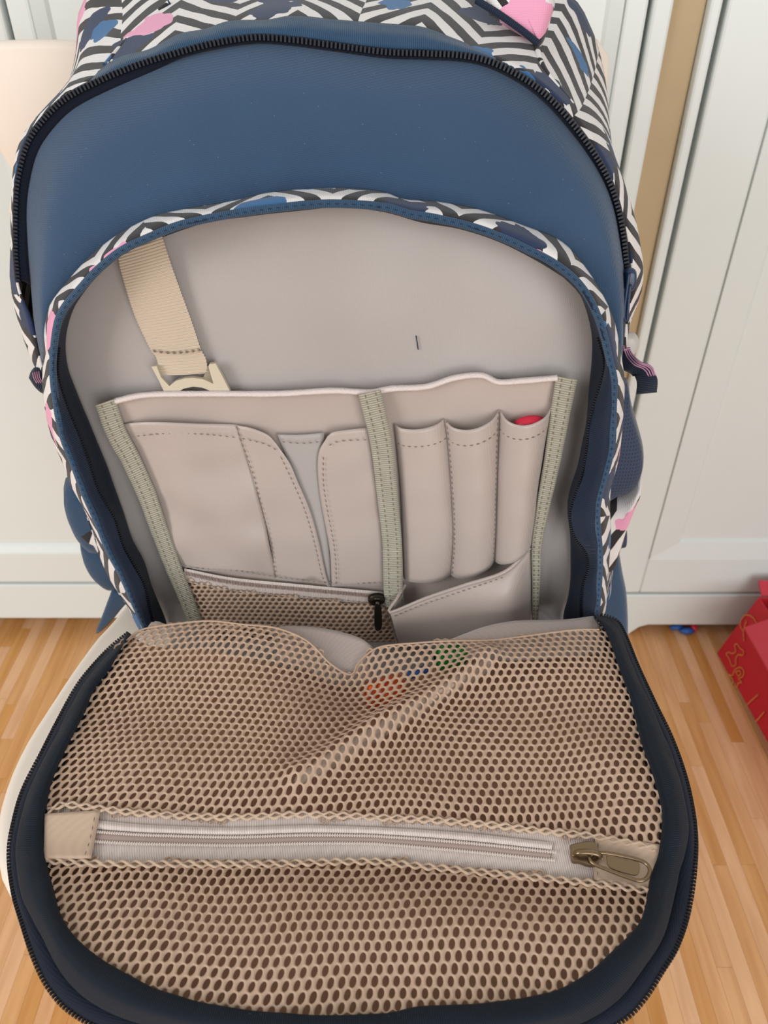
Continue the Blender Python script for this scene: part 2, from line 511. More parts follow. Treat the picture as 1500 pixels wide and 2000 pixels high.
def wood(name, base, dark, axis_scale=(26, 2.2, 26)):
    t = NT(name); b = t.b
    geo = t.n('ShaderNodeNewGeometry'); oi = t.n('ShaderNodeObjectInfo')
    mp = t.n('ShaderNodeMapping'); t.l(geo.outputs['Position'], mp.inputs['Vector'])
    mp.inputs['Scale'].default_value = axis_scale
    cmb = t.n('ShaderNodeCombineXYZ'); t.l(t.math('MULTIPLY', oi.outputs['Random'], 40), cmb.inputs[0])
    t.l(t.math('MULTIPLY', oi.outputs['Random'], 17), cmb.inputs[1]); t.l(cmb.outputs[0], mp.inputs['Location'])
    n1 = t.n('ShaderNodeTexNoise'); n1.inputs['Scale'].default_value = 3; n1.inputs['Detail'].default_value = 7
    n1.inputs['Distortion'].default_value = .6; t.l(mp.outputs[0], n1.inputs['Vector'])
    cr = t.n('ShaderNodeValToRGB'); cr.color_ramp.elements[0].position = .3; cr.color_ramp.elements[1].position = .7
    cr.color_ramp.elements[0].color = dark; cr.color_ramp.elements[1].color = base
    t.l(n1.outputs[0], cr.inputs[0])
    hs = t.n('ShaderNodeHueSaturation'); t.l(cr.outputs[0], hs.inputs['Color'])
    t.l(t.math('ADD', t.math('MULTIPLY', oi.outputs['Random'], .24), .88), hs.inputs['Value'])
    t.l(t.math('ADD', t.math('MULTIPLY', oi.outputs['Random'], -.25), 1.1), hs.inputs['Saturation'])
    t.l(hs.outputs[0], b.inputs['Base Color'])
    b.inputs['Roughness'].default_value = .42; b.inputs['Specular IOR Level'].default_value = .4
    t.bump(n1.outputs[0], .05, .001)
    return t.m

M_LIN = cloth('beige_satin_lining', rgb(164, 156, 151), rough=.44, sheen=.35, weave=2600, wang=.7, bstr=.12, spec=.45, blotch=.05)
M_LIN2 = cloth('beige_pocket_satin', rgb(176, 161, 152), rough=.38, sheen=.35, weave=2600, wang=.7, bstr=.10, spec=.5, blotch=.05)
M_NAVY = cloth('navy_canvas', rgb(54, 79, 106), rough=.82, sheen=.25, weave=2300, wang=.5, bstr=.5, spec=.2, blotch=.12, lint=.22)
M_NAVYD = cloth('dark_navy_fabric', rgb(18, 26, 41), rough=.85, sheen=.05, weave=2600, wang=.5, bstr=.4, spec=.2, blotch=.15)
M_NAVYRIB = ribbed('navy_grosgrain', rgb(26, 41, 64), .0013, sheen=.08)
M_BLUERIB = ribbed('blue_grosgrain', rgb(48, 84, 116), .0011)
M_BIND = ribbed('dark_blue_binding', rgb(20, 31, 44), .0010, depth=.0004, sheen=.03, rough=.85)
M_TEETH = plain('navy_zip_teeth', rgb(17, 20, 31), .5, 0, .4)
M_WEB = ribbed('olive_beige_webbing', rgb(190, 183, 162), .0015, depth=.0008)
M_STRAP = plain('beige_grosgrain_strap', rgb(200, 184, 164), .6, 0, .3)
M_NET = plain('beige_net_yarn', rgb(189, 160, 136), .65, 0, .35, .06)
M_HEM = plain('beige_net_hem', rgb(200, 174, 150), .7, 0, .3, .10)
M_TAPE = ribbed('beige_zip_tape', rgb(236, 220, 210), .0009, depth=.0002)
M_TAPED = plain('taupe_zip_core', rgb(170, 148, 138), .6)
M_COIL = plain('beige_zip_coil', rgb(222, 208, 198), .4)
M_FLLIN = cloth('brown_beige_flap_lining', rgb(174, 132, 103), rough=.6, sheen=.2, weave=2600, bstr=.1, blotch=.06)
M_STITCH = plain('taupe_thread', rgb(118, 102, 88), .8)
M_NSTITCH = plain('navy_thread', rgb(20, 32, 52), .8)
M_PLAST = plain('beige_plastic', rgb(196, 184, 162), .4, 0, .5)
M_BRONZE = plain('aged_bronze', rgb(140, 118, 92), .32, .9, .5, .10)
M_DBRONZE = plain('dark_bronze', rgb(66, 58, 50), .35, .9, .5)
M_NPLAST = plain('navy_plastic', rgb(36, 56, 84), .32, 0, .5)
M_GPLAST = plain('grey_plastic', rgb(188, 186, 178), .35, 0, .5)
M_ELAST = plain('pale_elastic', rgb(216, 202, 196), .9, 0, .2, .10, .6, 900)
M_CHEV = chevron('zigzag_print', .012, .04)
M_CHEV2 = chevron('zigzag_print_top', .0205, .080, 1.0, .75, (.031, .047, 0))
M_CHEV3 = chevron('zigzag_print_rim', .0200, .072, 1.0, .55, (.11, .05, 0), 0, .02, (.06, .88, .96, .50, .58))
M_WHITE = plain('white_lacquer', rgb(219, 225, 221), .38, 0, .45, .012)
M_TAN = plain('tan_filler', rgb(184, 162, 126), .6, 0, .3, .05)
M_CHAIR = plain('cream_plastic', rgb(238, 224, 208), .45, 0, .45, .015)
M_WALL = plain('cream_wall_paint', rgb(225, 215, 198), .8, 0, .3, .03)
M_WOOD = wood('beech_strip', rgb(224, 170, 114), rgb(204, 145, 90))
M_RED = plain('red_card', rgb(196, 32, 46), .55, 0, .35, .06)
M_REDL = plain('pinkish_red_card', rgb(204, 58, 72), .55, 0, .35, .05)
M_GOLD = plain('gold_print', rgb(214, 130, 62), .5, 0, .4)
M_CARD = plain('brown_card', rgb(170, 130, 92), .8)
M_REDPL = plain('red_plastic', rgb(214, 40, 66), .35, 0, .5)
M_ORANGE = plain('orange_plastic', rgb(235, 92, 30), .4)
M_GREEN = plain('green_plastic', rgb(24, 140, 62), .4)
M_BLUE = plain('blue_plastic', rgb(40, 90, 170), .4)
M_PALE = plain('pale_plastic', rgb(214, 192, 172), .5)
M_PINK = plain('pink_thread', rgb(190, 140, 165), .8)
M_TAB = ribbed('navy_tab_webbing', rgb(30, 44, 66), .0012)

def perforated(name, col):
    t = NT(name); b = t.b
    sp_ = t.n('ShaderNodeSeparateXYZ'); t.l(t.n('ShaderNodeTexCoord').outputs['UV'], sp_.inputs[0])
    def f(o, k): return t.math('POWER', t.math('SUBTRACT', t.math('FRACT', t.math('MULTIPLY', o, k)), .5), 2)
    d = t.math('ADD', f(sp_.outputs[0], 420), f(sp_.outputs[1], 330))
    hole = t.math('LESS_THAN', d, .05)
    t.l(t.mix(hole, col, rgb(12, 18, 30)), b.inputs['Base Color'])
    b.inputs['Roughness'].default_value = .7; b.inputs['Sheen Weight'].default_value = .2
    t.bump(t.math('SUBTRACT', 1, hole), .5, .0006)
    return t.m
M_PERF = perforated('perforated_navy_mesh', rgb(40, 58, 86))

# ------------------------------------------------------------------ the setting
floor = box('floor', -4, 4, -3.5, 1.9, -0.06, -0.006, M_WOOD, None, 0)
tag(floor, 'warm beech strip parquet floor', 'floor', kind='structure')
unit = bpy.data.meshes.new('plank')
bm = bmesh.new(); bmesh.ops.create_cube(bm, size=1)
bmesh.ops.bevel(bm, geom=[e for e in bm.edges if abs(e.verts[0].co.z - .5) < .01 and abs(e.verts[1].co.z - .5) < .01], offset=.012, segments=1, affect='EDGES')
bm.to_mesh(unit); bm.free(); unit.materials.append(M_WOOD)
SW = 0.0172
rp = random.Random(3)
npl = 0
for side in (-1, 1):
    for k in range(34):
        x = side * (0.135 + (k + .5) * SW)
        y = 0.04 - rp.uniform(0, .26)
        while y < 0.97:
            L = rp.uniform(.20, .42)
            if npl < 298 and y + L > -.02:
                o = bpy.data.objects.new('plank', unit); C.objects.link(o)
                o.scale = (SW - .0002, L - .0003, .008); o.location = (x, y + L / 2, -.004)
                keep(o, floor); npl += 1
            y += L
wall = box('wall_back', -4, 4, 1.42, 1.5, 0, 2.5, M_WALL, None, 0)
tag(wall, 'cream wall behind the white wardrobes', 'wall', kind='structure')

CY = 0.86      # front plane of the wardrobes
def cxz(u, v):
    p = at_y(u, v, CY); return p[0], p[2]
xR0 = cxz(1388, 0)[0]; xR1 = cxz(1413, 0)[0]; xR2 = cxz(1425, 0)[0]
xL1 = cxz(1317, 0)[0]; xL0 = cxz(1277, 0)[0]; xLd = cxz(1269, 0)[0]
xDl = cxz(3, 0)[0]
zT = 2.1
def door(par, x0, x1, z0, z1, stile, rail, y=CY, w=.038):
    d = empty('door', (x0, y, z0)); keep(d, par)
    def bxp(n, *a, bev=.003):
        o = box(n, *a, M_WHITE, None, bev); keep(o, d); return o
    bxp('stile', x0, x0 + stile, y, y + .022, z0, z1)
    bxp('stile', x1 - stile, x1, y, y + .022, z0, z1)
    bxp('rail', x0 + stile, x1 - stile, y, y + .022, z0, z0 + rail)
    bxp('rail', x0 + stile, x1 - stile, y, y + .022, z1 - rail, z1)
    a, b_, c_, e_ = x0 + stile, x1 - stile, z0 + rail, z1 - rail
    V = [(a, y + .004, c_), (b_, y + .004, c_), (b_, y + .004, e_), (a, y + .004, e_),
         (a + w, y + .009, c_ + w * .7), (b_ - w, y + .009, c_ + w * .7), (b_ - w, y + .009, e_ - w * .7), (a + w, y + .009, e_ - w * .7),
         (a + w + .003, y + .012, c_ + w * .7 + .003), (b_ - w - .003, y + .012, c_ + w * .7 + .003),
         (b_ - w - .003, y + .012, e_ - w * .7 - .003), (a + w + .003, y + .012, e_ - w * .7 - .003)]
    Fc = [(0, 1, 5, 4), (1, 2, 6, 5), (2, 3, 7, 6), (3, 0, 4, 7), (4, 5, 9, 8), (5, 6, 10, 9), (6, 7, 11, 10), (7, 4, 8, 11), (8, 9, 10, 11)]
    keep(mesh('panel', V, Fc, M_WHITE, None, smooth=False, thick=.006, off=1), d)
    return d
def plinth(par, x0, x1, zlow, ztop, y, foot, notch):
    pts = [(x0, 0), (x0 + foot, 0), (x0 + foot + notch * .5, zlow * .75), (x0 + foot + notch, zlow), (x1 - foot - notch, zlow),
           (x1 - foot - notch * .5, zlow * .75), (x1 - foot, 0), (x1, 0), (x1, ztop), (x0, ztop)]
    keep(prism('plinth', pts, 'y', y, y + .02, M_WHITE, None, .002), par)

# right wardrobe
zbR = cxz(1350, 1158)[1]; zpR = cxz(1350, 1090)[1]; zlow = cxz(1300, 1219)[1]
wr_ = empty('wardrobe', ((xR0 + 1.35) / 2, CY + .2, 0))
tag(wr_, 'white panelled wardrobe behind the red cardboard box', 'wardrobe', 'white panelled wardrobes')
XR = 1.32
for n_, a in (('side_panel', (xR0, xR1, CY - .002, 1.36, 0, zT)), ('side_panel', (XR, XR + .02, CY, 1.36, 0, zT)),
              ('back_panel', (xR1, XR, 1.35, 1.36, .02, zT)), ('top_panel', (xR1, XR, CY, 1.35, zT - .02, zT)),
              ('bottom_panel', (xR1, XR, CY + .024, 1.35, zbR - .012, zbR))):
    keep(box(n_, *a, M_WHITE, None, .003), wr_)
xf0, xf1 = cxz(1228, 1238)[0], cxz(1266, 1219)[0]
plinth(wr_, xR1 - .0005, XR, zlow, zbR - .003, CY - .002, xf0 - xR1, xf1 - xf0)
xpan = cxz(1268, 1090)[0]
door(wr_, xR2, .80, zbR, zT - .025, xpan - xR2, zpR - zbR)
door(wr_, .804, XR - .004, zbR, zT - .025, xpan - xR2, zpR - zbR)

# left wardrobe
zbL = cxz(100, 1138)[1]; zpL = cxz(100, 1080)[1]; zlowL = cxz(100, 1206)[1]
wl = empty('wardrobe', (-.4, CY + .2, 0))
tag(wl, 'long white panelled wardrobe behind the backpack and the chair', 'wardrobe', 'white panelled wardrobes')
XL = -1.30
for n_, a in (('side_panel', (xL0, xL1, CY - .002, 1.36, 0, zT)), ('side_panel', (XL, XL + .02, CY, 1.36, 0, zT)),
              ('back_panel', (XL + .02, xL0, 1.35, 1.36, .02, zT)), ('top_panel', (XL + .02, xL0, CY, 1.35, zT - .02, zT)),
              ('bottom_panel', (XL + .02, xL0, CY + .024, 1.35, zbL - .012, zbL))):
    keep(box(n_, *a, M_WHITE, None, .003), wl)
plinth(wl, XL, xL0 + .0005, zlowL, zbL - .003, CY - .002, .01, .02)
door(wl, xDl + .0025, xLd, zbL, zT - .025, .022, zpL - zbL, w=.012)
door(wl, XL + .022, xDl - .0025, zbL, zT - .025, .022, zpL - zbL, w=.012)
fill = box('trim_1', xL1 + .0005, xR0 - .0005, CY + .008, CY + .028, 0, zT, M_TAN, None, .001)
tag(fill, 'tan filler strip between the two white wardrobes', 'trim', kind='structure')

# ------------------------------------------------------------------ chair
SEAT = 0.45
def zpt(u, v): p = at_z(u, v, SEAT); return (p[0], p[1])
left = [zpt(*q) for q in ((187, 1240), (155, 1282), (120, 1332), (82, 1390), (50, 1440), (18, 1505), (-6, 1580), (-12, 1650), (0, 1717), (18, 1742), (47, 1775))]
cxs = -0.040
left = [(-.155, .605), (-.188, .53), zpt(243, 1178), zpt(214, 1212)] + left
lf = left + [(-.165, .175), (-.12, .155), (-.06, .148)]
rt = [(2 * cxs - p[0] - .004, p[1]) for p in lf][::-1]
bk = [(2 * cxs - lf[0][0] - .03, .635), (lf[0][0] + .03, .635)]
ring = cat([(p[0], p[1]) for p in lf + rt + bk + [lf[0]]], 121)[:-1]
chair = empty('chair', (cxs, .40, 0))
tag(chair, 'cream plastic chair with a rounded seat under the backpack', 'chair')
so = prism('seat', [tuple(p) for p in ring], 'z', SEAT - .022, SEAT, M_CHAIR, None, .008, True, 4)
keep(so, chair)
YB = .70
b0 = at_y(0, 101, YB); b1 = at_y(144, 113, YB); b2 = at_y(1177, 72, YB); b3 = at_y(1189, 165, YB); b4 = at_y(14, 398, YB)
zt = .823
bt = [(-.345, zt - .045), (-.325, zt - .008), (-.285, zt), (-.15, zt - .002), (.06, zt + .010), (.13, b2[2] + .004), (b3[0] - .010, b2[2] - .004), (b3[0], b3[2]),
      (b3[0] - .004, b3[2] - .07), (b3[0] - .03, .690), (.03, .672), (-.10, .672), (-.22, .683), (b4[0] + .0, b4[2] - .012), (-.318, .722)]
rb = cat(bt + [bt[0]], 91)[:-1]
bo = prism('backrest', [tuple(p) for p in rb], 'y', YB, YB + .016, M_CHAIR, None, .006, True, 4); keep(bo, chair)
for sx in (-.16, .03):
    keep(tube('backrest_post', cat([(sx, .63, SEAT - .01), (sx, .68, .53), (sx, .712, .62), (sx, YB + .024, .70), (sx, YB + .02, .76)], 24), .011, M_CHAIR, None, nv=BX), chair)
for sx, sy in ((-1, -1), (1, -1), (-1, 1), (1, 1)):
    x, y = cxs + sx * .115, .40 + sy * .15
    keep(tube('leg', np.array([(x, y, SEAT - .015), (x + sx * .015, y + sy * .012, .22), (x + sx * .028, y + sy * .022, 0.0)]), np.array([.016, .0145, .012]), M_CHAIR, None, nv=BX, ry=np.array([.016, .0145, .012])), chair)

# ------------------------------------------------------------------ backpack
pack = empty('backpack', (0, .50, SEAT))
tag(pack, 'navy backpack with zigzag print, front pocket unzipped and its mesh flap hanging open', 'backpack')
NB = 160
CLAMP[0] = SEAT + .003
NZ, NK = -.030, -.185
# main zipper arch
Zt = [(36, 545), (32, 490), (32, 400), (38, 340), (55, 280), (85, 235), (130, 192), (200, 155), (275, 125), (350, 102), (425, 83), (500, 73),
      (575, 78), (650, 88), (750, 101), (825, 104), (900, 108), (950, 118), (1000, 140), (1050, 172), (1100, 220), (1150, 285), (1185, 345),
      (1205, 400), (1217, 460), (1222, 510), (1228, 560)]
Zlow_l = [(330, 1330), (262, 1215), (215, 1130), (165, 1000), (125, 870), (95, 760), (60, 660)]
Zlow_r = [(1226, 640), (1214, 740), (1204, 850), (1188, 960), (1180, 1080), (1168, 1200), (1150, 1330)]
Zc = bcurve(Zt, NZ, NB)
# front pocket outlines
C0 = [(272, 1229), (247, 1178), (221, 1140), (200, 1097), (183, 1038), (166, 995), (140, 948), (123, 902), (104, 859), (91, 808), (85, 761), (85, 723),
      (87, 672), (91, 625), (102, 591), (128, 557), (153, 527), (187, 493), (235, 457), (298, 425), (350, 412), (460, 393), (525, 378), (625, 369), (700, 370),
      (750, 377), (790, 391), (850, 395), (925, 408), (975, 424), (1025, 443), (1081, 464), (1115, 489), (1145, 527), (1170, 566), (1191, 608),
      (1202, 642), (1210, 685), (1218, 740), (1217, 790), (1211, 868), (1204, 910), (1192, 950), (1190, 1000), (1192, 1040), (1189, 1090), (1185, 1150), (1181, 1195), (1178, 1222)]
C1 = [(285, 1229), (258, 1170), (236, 1120), (212, 1076), (190, 1021), (165, 965), (143, 906), (122, 851), (109, 783), (103, 723), (106, 672),
      (114, 625), (130, 595), (158, 563), (190, 528), (240, 488), (300, 460), (350, 440), (420, 424), (500, 411), (600, 400), (665, 398), (750, 404),
      (800, 418), (850, 426), (925, 444), (985, 466), (1030, 487), (1075, 510), (1112, 536), (1140, 566), (1162, 605), (1178, 650), (1190, 700),
      (1200, 745), (1198, 790), (1196, 868), (1187, 910), (1172, 965), (1166, 1000), (1168, 1040), (1172, 1085), (1170, 1140), (1166, 1190), (1164, 1218)]
C2 = [(298, 1212), (281, 1144), (259, 1101), (238, 1063), (221, 1012), (191, 961), (170, 897), (149, 842), (128, 791), (111, 732), (113, 680),
      (122, 635), (138, 602), (164, 570), (194, 536), (240, 496), (300, 467), (350, 447), (420, 431), (500, 418), (600, 407), (665, 404), (750, 412),
      (800, 426), (850, 436), (925, 452), (985, 475), (1030, 496), (1072, 520), (1106, 547), (1134, 578), (1154, 618), (1170, 660), (1182, 705),
      (1176, 745), (1164, 783), (1152, 830), (1149, 868), (1140, 923), (1123, 974), (1115, 1008), (1123, 1046), (1145, 1076), (1151, 1106), (1140, 1144), (1136, 1185), (1136, 1215)]
C3 = [(327, 1225), (319, 1199), (298, 1148), (281, 1097), (259, 1055), (242, 1004), (225, 957), (208, 910), (187, 859), (170, 817), (149, 766),
      (132, 715), (128, 664), (140, 612), (162, 572), (187, 536), (230, 503), (300, 470), (400, 436), (500, 421), (600, 410), (665, 405), (750, 414),
      (825, 435), (900, 448), (975, 473), (1042, 506), (1085, 532), (1119, 557), (1140, 591), (1155, 647), (1157, 698), (1151, 761), (1145, 825),
      (1136, 868), (1128, 910), (1113, 957), (1108, 995), (1113, 1038), (1115, 1072), (1115, 1123), (1110, 1165), (1102, 1195), (1100, 1218)]
def nprof(lo, mid):
    """depth of the rim: deeper out near the bottom corners."""
    return lambda t: mid + (lo - mid) * (abs(2 * t - 1) ** 3)
def bcur2(px, f, N=NB):
    P = cat([(a, b) for a, b in px], N)
    return np.array([bag(P[i][0], P[i][1], f(i / (N - 1))) for i in range(N)])
def shift(P, du, dv, cx=650, cy=850):
    """offset pixel outline away from its middle"""
    out = []
    for u, v in P:
        d = math.hypot(u - cx, v - cy); out.append((u + (u - cx) / d * du, v + (v - cy) / d * dv))
    return out
K0 = bcur2(C0, nprof(.010, -.002))
K0m = bcur2([((a[0] + b[0]) / 2, (a[1] + b[1]) / 2) for a, b in zip(cat(C0, 60), cat(C1, 60))], nprof(.032, .026))
K1 = bcur2(C1, nprof(.040, .032))
rim = loft('pocket_rim', [K0, K0m, K1], M_CHEV3, pack, rows=5, thick=.0012)
# blue binding along the inside of the rim
K1b = bcur2([((2 * a[0] + b[0]) / 3, (2 * a[1] + b[1]) / 3) for a, b in zip(cat(C1, 60), cat(C2, 60))], nprof(.040, .0335))
K2 = bcur2(C2, nprof(.034, .026)); K3b = bcur2(C3, nprof(.012, .006)); K3c = bcur2(C3, nprof(.004, -.004))
bind = tube('rim_binding', resample(K1, 260), .0022, M_BLUERIB, pack, ry=.0018)
loft('gusset_lining', [K1, K1b, K2], M_NAVYRIB, pack, rows=4, wr=.002, wf=60)
tape = loft('zipper_tape', [K2, (K2 + K3b) / 2 - BN * .002, K3b, K3c], M_NAVYD, pack, rows=3, wr=.0008, wf=50)
for sel in ([q for q in C2 if q[1] > 640 and q[0] < 600], [q for q in C2 if q[1] > 640 and q[0] > 600]):
    m_ = len(sel)
    nn = [(q[0], q[1], .026 + .008 * abs((q[1] - 700) / 500) ** 2) for q in sel]
    boxes_along('zipper_teeth', bcurve(nn, 0, 200), .0017, (.0012, .0036, .0013), M_TEETH, tape)
stitches('stitching', [resample(bcur2(C1, nprof(.0415, .034)), 300)], M_NSTITCH, bind, .003, .0015, .0003)

# side walls joining the front pocket to the body
loft('side_gusset', [bcurve([(q[0] + 4, q[1]) for q in C0[:13]], .006, 40), bcurve([(240, 1170), (195, 1065), (152, 940), (118, 835), (96, 755), (84, 705)], -.012, 40),
                     bcurve([(266, 1215), (219, 1130), (169, 1000), (129, 870), (100, 770), (80, 700)], NZ - .004, 40)], M_NAVYD, pack, rows=3)
cr0 = [q for q in C0 if q[0] > 900 and q[1] > 680]
loft('side_gusset', [bcurve([(q[0] - 4, q[1]) for q in cr0], .006, 40), bcurve([(1210, 700), (1206, 800), (1196, 900), (1182, 1010), (1176, 1100), (1166, 1205)], -.012, 40),
                     bcurve([(1216, 690), (1210, 760), (1202, 850), (1186, 960), (1178, 1080), (1166, 1200)], NZ - .004, 40)], M_NAVYD, pack, rows=3)
# navy front panel between main zipper and pocket
Zp = [(q[0] + (p[0] - q[0]) * (0 if q[0] > 350 else min(1, (350 - q[0]) / 250)), q[1] + (p[1] - q[1]) * (0 if q[0] > 350 else min(1, (350 - q[0]) / 250))) for p, q in zip(shift(Zt, -22, -22), shift(Zt, -7, -7))]
ends_l = [(86, 722), (76, 680), (66, 625)]
ends_r = [(1224, 600), (1220, 660), (1216, 720)]
Zpx = ends_l + [(q[0] + 4, q[1]) if q[1] > 480 else q for q in Zp] + ends_r
ZA = bcurve(Zpx, NZ - .002, NB)
i0 = next(i for i, q in enumerate(C0) if q[1] <= 725); i1 = len(C0) - next(i for i, q in enumerate(C0[::-1]) if q[1] <= 742)
PA = shift(C0[i0:i1 + 1], -14, -14)
P0 = bcurve(PA, -.004, NB)
Pm = [((a[0] + b[0]) / 2, (a[1] + b[1]) / 2) for a, b in zip(cat(Zpx, 70), cat(PA, 70))]
Pq = [((3 * a[0] + b[0]) / 4, (3 * a[1] + b[1]) / 4) for a, b in zip(cat(Zpx, 70), cat(PA, 70))]
loft('front_panel', [ZA, bcurve(Pq, -.010, NB), bcurve(Pm, -.003, NB), P0], M_NAVY, pack, rows=7, wr=.0018, wf=18)
# main zipper: dark tape with teeth, widened at left to paint in a shadow gap
zo = bcurve(shift(Zt, 7, 7), NZ - .001, NB); zi = bcurve([(p[0], p[1]) for p in shift(Zt, -13, -11)[8:]][0:0] + [(p[0] if q[0] > 330 else r[0], p[1] if q[0] > 330 else r[1]) for p, q, r in zip(shift(Zt, -13, -11), Zt, shift(Zt, -26, -24))], NZ + .0005, NB)
mz = loft('main_zipper_tape', [zo, bcurve(Zt, NZ + .003, NB), zi], M_NAVYD, pack, rows=3, thick=.0008)
boxes_along('main_zipper_teeth', bcurve(Zt, NZ + .0036, 400), .0023, (.0018, .0036, .0017), M_TEETH, mz)
# blue ribbon above the zipper
Rt = [(160, 168), (190, 142), (235, 112), (290, 98), (350, 68), (400, 58), (450, 42), (520, 40), (575, 32), (660, 40), (750, 47), (825, 54), (880, 74), (930, 94), (965, 112)]
Rb = [(165, 178), (200, 158), (275, 128), (350, 104), (425, 84), (500, 74), (575, 78), (650, 87), (750, 98), (825, 101), (900, 106), (950, 114), (970, 120)]
loft('seam_ribbon', [bcurve(Rt, NZ - .012, 90), bcurve([((a[0] + b[0]) / 2, (a[1] + b[1]) / 2) for a, b in zip(cat(Rt, 40), cat(Rb, 40))], NZ + .001, 90), bcurve(Rb, NZ + .002, 90)],
     M_BLUERIB, pack, rows=4, thick=.0009, wr=.0012, wf=80)

# printed body round the main compartment
def full(low_l, mid, low_r, n):
    return bcurve(low_l + mid + low_r, n, NB)
G0 = [(34, 560), (30, 490), (29, 400), (35, 335), (52, 275), (82, 230), (128, 186), (198, 150), (273, 120), (350, 96), (425, 77), (500, 67), (575, 70), (650, 80),
      (750, 92), (825, 96), (900, 100), (952, 112), (1004, 134), (1054, 166), (1105, 215), (1155, 280), (1190, 340), (1211, 398), (1226, 460), (1232, 510), (1236, 560)]
G1 = [(22, 540), (22, 480), (24, 400), (32, 320), (52, 262), (85, 218), (128, 176), (182, 132), (262, 88), (340, 58), (425, 40), (500, 28), (575, 22), (650, 26),
      (750, 32), (825, 40), (905, 60), (965, 84), (1025, 112), (1080, 150), (1135, 205), (1180, 270), (1212, 345), (1240, 430), (1251, 495), (1255, 535), (1250, 580)]
G2 = [(60, 560), (60, 480), (70, 390), (92, 290), (112, 220), (132, 172), (150, 130), (180, 70), (250, 24), (330, 0), (420, -14), (500, -20), (575, -24), (650, -24),
      (750, -20), (840, -14), (920, 0), (990, 24), (1050, 52), (1108, 92), (1150, 150), (1180, 220), (1196, 300), (1210, 370), (1222, 440), (1226, 500), (1226, 560)]
G3 = [(130, 560), (130, 480), (134, 390), (138, 290), (142, 210), (146, 140), (152, 84), (158, 20), (200, -40), (300, -70), (420, -86), (500, -92), (575, -96), (650, -96),
      (750, -94), (860, -86), (960, -66), (1050, -40), (1122, 0), (1150, 50), (1170, 110), (1184, 180), (1188, 250), (1188, 330), (1186, 400), (1184, 470), (1180, 560)]
lo_l = lambda k: [(u + k, v) for u, v in Zlow_l]
lo_r = lambda k: [(u - k, v) for u, v in Zlow_r]
L0 = [(334, 1330), (266, 1215), (219, 1130), (169, 1000), (129, 870), (100, 770), (80, 700), (58, 625)]
L1 = [(338, 1330), (270, 1215), (223, 1130), (173, 1000), (133, 870), (96, 765), (70, 710), (48, 660), (32, 604)]
B0 = full(L0, G0, lo_r(2), NZ - .002); B1 = full(L1, G1, lo_r(0), -.060)
B2 = full(lo_l(24), G2, lo_r(14), -.120); B3 = full(lo_l(60), G3, lo_r(46), NK)
body = loft('printed_body', [B0, B1, B2, B3], M_CHEV2, pack, rows=7, thick=.0015, wr=.004, wf=26)
cb = bag(650, 620, NK - .004)
radial('back_panel', np.vstack([B3]), cb, M_NAVYD, pack, 6)
# seams with piping on the printed body
for q in (((206, 128, -.052), (240, 88, -.075), (290, 40, -.10), (330, 6, -.115)), ((1118, 205, -.050), (1066, 140, -.060), (1048, 84, -.088), (1052, 30, -.12)),):
    tube('seam_piping', bcurve([(a, b, n + .004) for a, b, n in q], 0, 30), .0016, M_CHEV3, pack)
puff('top_fold', [(955, 30), (1000, 60), (1046, 84), (1056, 92), (1075, 40), (1075, -10), (960, -10)], -.085, .016, M_CHEV, pack)
tube('top_seam', bcurve([(930, 0, -.082), (975, 28, -.077), (1020, 60, -.075), (1050, 84, -.076)], 0, 24), .0020, M_NAVYRIB, pack)

# side pockets, straps and tabs
sp = puff('side_pocket', [(1214, 735), (1226, 742), (1232, 783), (1244, 825), (1255, 868), (1257, 902), (1251, 931), (1235, 955), (1210, 968), (1150, 985), (1140, 850), (1180, 740)], -.065, .035, M_PERF, pack)
puff('side_pocket_trim', [(1252, 920), (1254, 935), (1238, 974), (1221, 1017), (1204, 1072), (1189, 1114), (1150, 1110), (1140, 1000), (1185, 975), (1218, 958)], -.066, .035, M_CHEV3, pack)
puff('hip_wing', [(1200, 1062), (1208, 1076), (1216, 1120), (1224, 1165), (1226, 1246), (1215, 1290), (1150, 1290), (1140, 1100)], -.095, .016, M_NAVY, pack)
puff('strap_buckle', [(1214, 1026), (1223, 1030), (1225, 1048), (1223, 1066), (1214, 1070), (1200, 1068), (1200, 1030)], -.09, .010, M_NPLAST, pack, N=30)
puff('side_pocket', [(128, 934), (124, 958), (130, 990), (140, 1017), (157, 1050), (190, 1080), (230, 1060), (200, 960), (150, 925)], -.060, .03, M_NAVY, pack)
puff('side_pocket_trim', [(152, 1036), (162, 1048), (182, 1058), (204, 1094), (230, 1110), (220, 1050), (175, 1020)], -.050, .012, M_CHEV3, pack, N=40)
puff('hip_wing', [(155, 1052), (160, 1085), (180, 1122), (213, 1150), (240, 1150), (270, 1140), (240, 1080), (190, 1050)], -.075, .022, M_NAVY, pack)
puff('hip_strap', [(219, 1150), (202, 1196), (187, 1237), (208, 1224), (240, 1186), (262, 1160)], -.045, .005, M_NAVY, pack, N=40)
tb = puff('pull_tab', [(56, 738), (60, 726), (68, 717), (78, 720), (90, 735), (92, 764), (82, 768), (68, 756)], -.035, .004, M_TAB, pack, N=30)
for k in range(4):
    tube('embroidery', bcurve([(64 + k * 4, 728 - k * 1), (66 + k * 4, 738), (72 + k * 4, 748)], -.0325, 8), .0004, M_PINK, tb, seg=5)
puff('buckle', [(1226, 648), (1240, 650), (1248, 664), (1247, 678), (1236, 694), (1222, 700), (1210, 690), (1212, 655)], -.070, .012, M_GPLAST, pack, N=36)
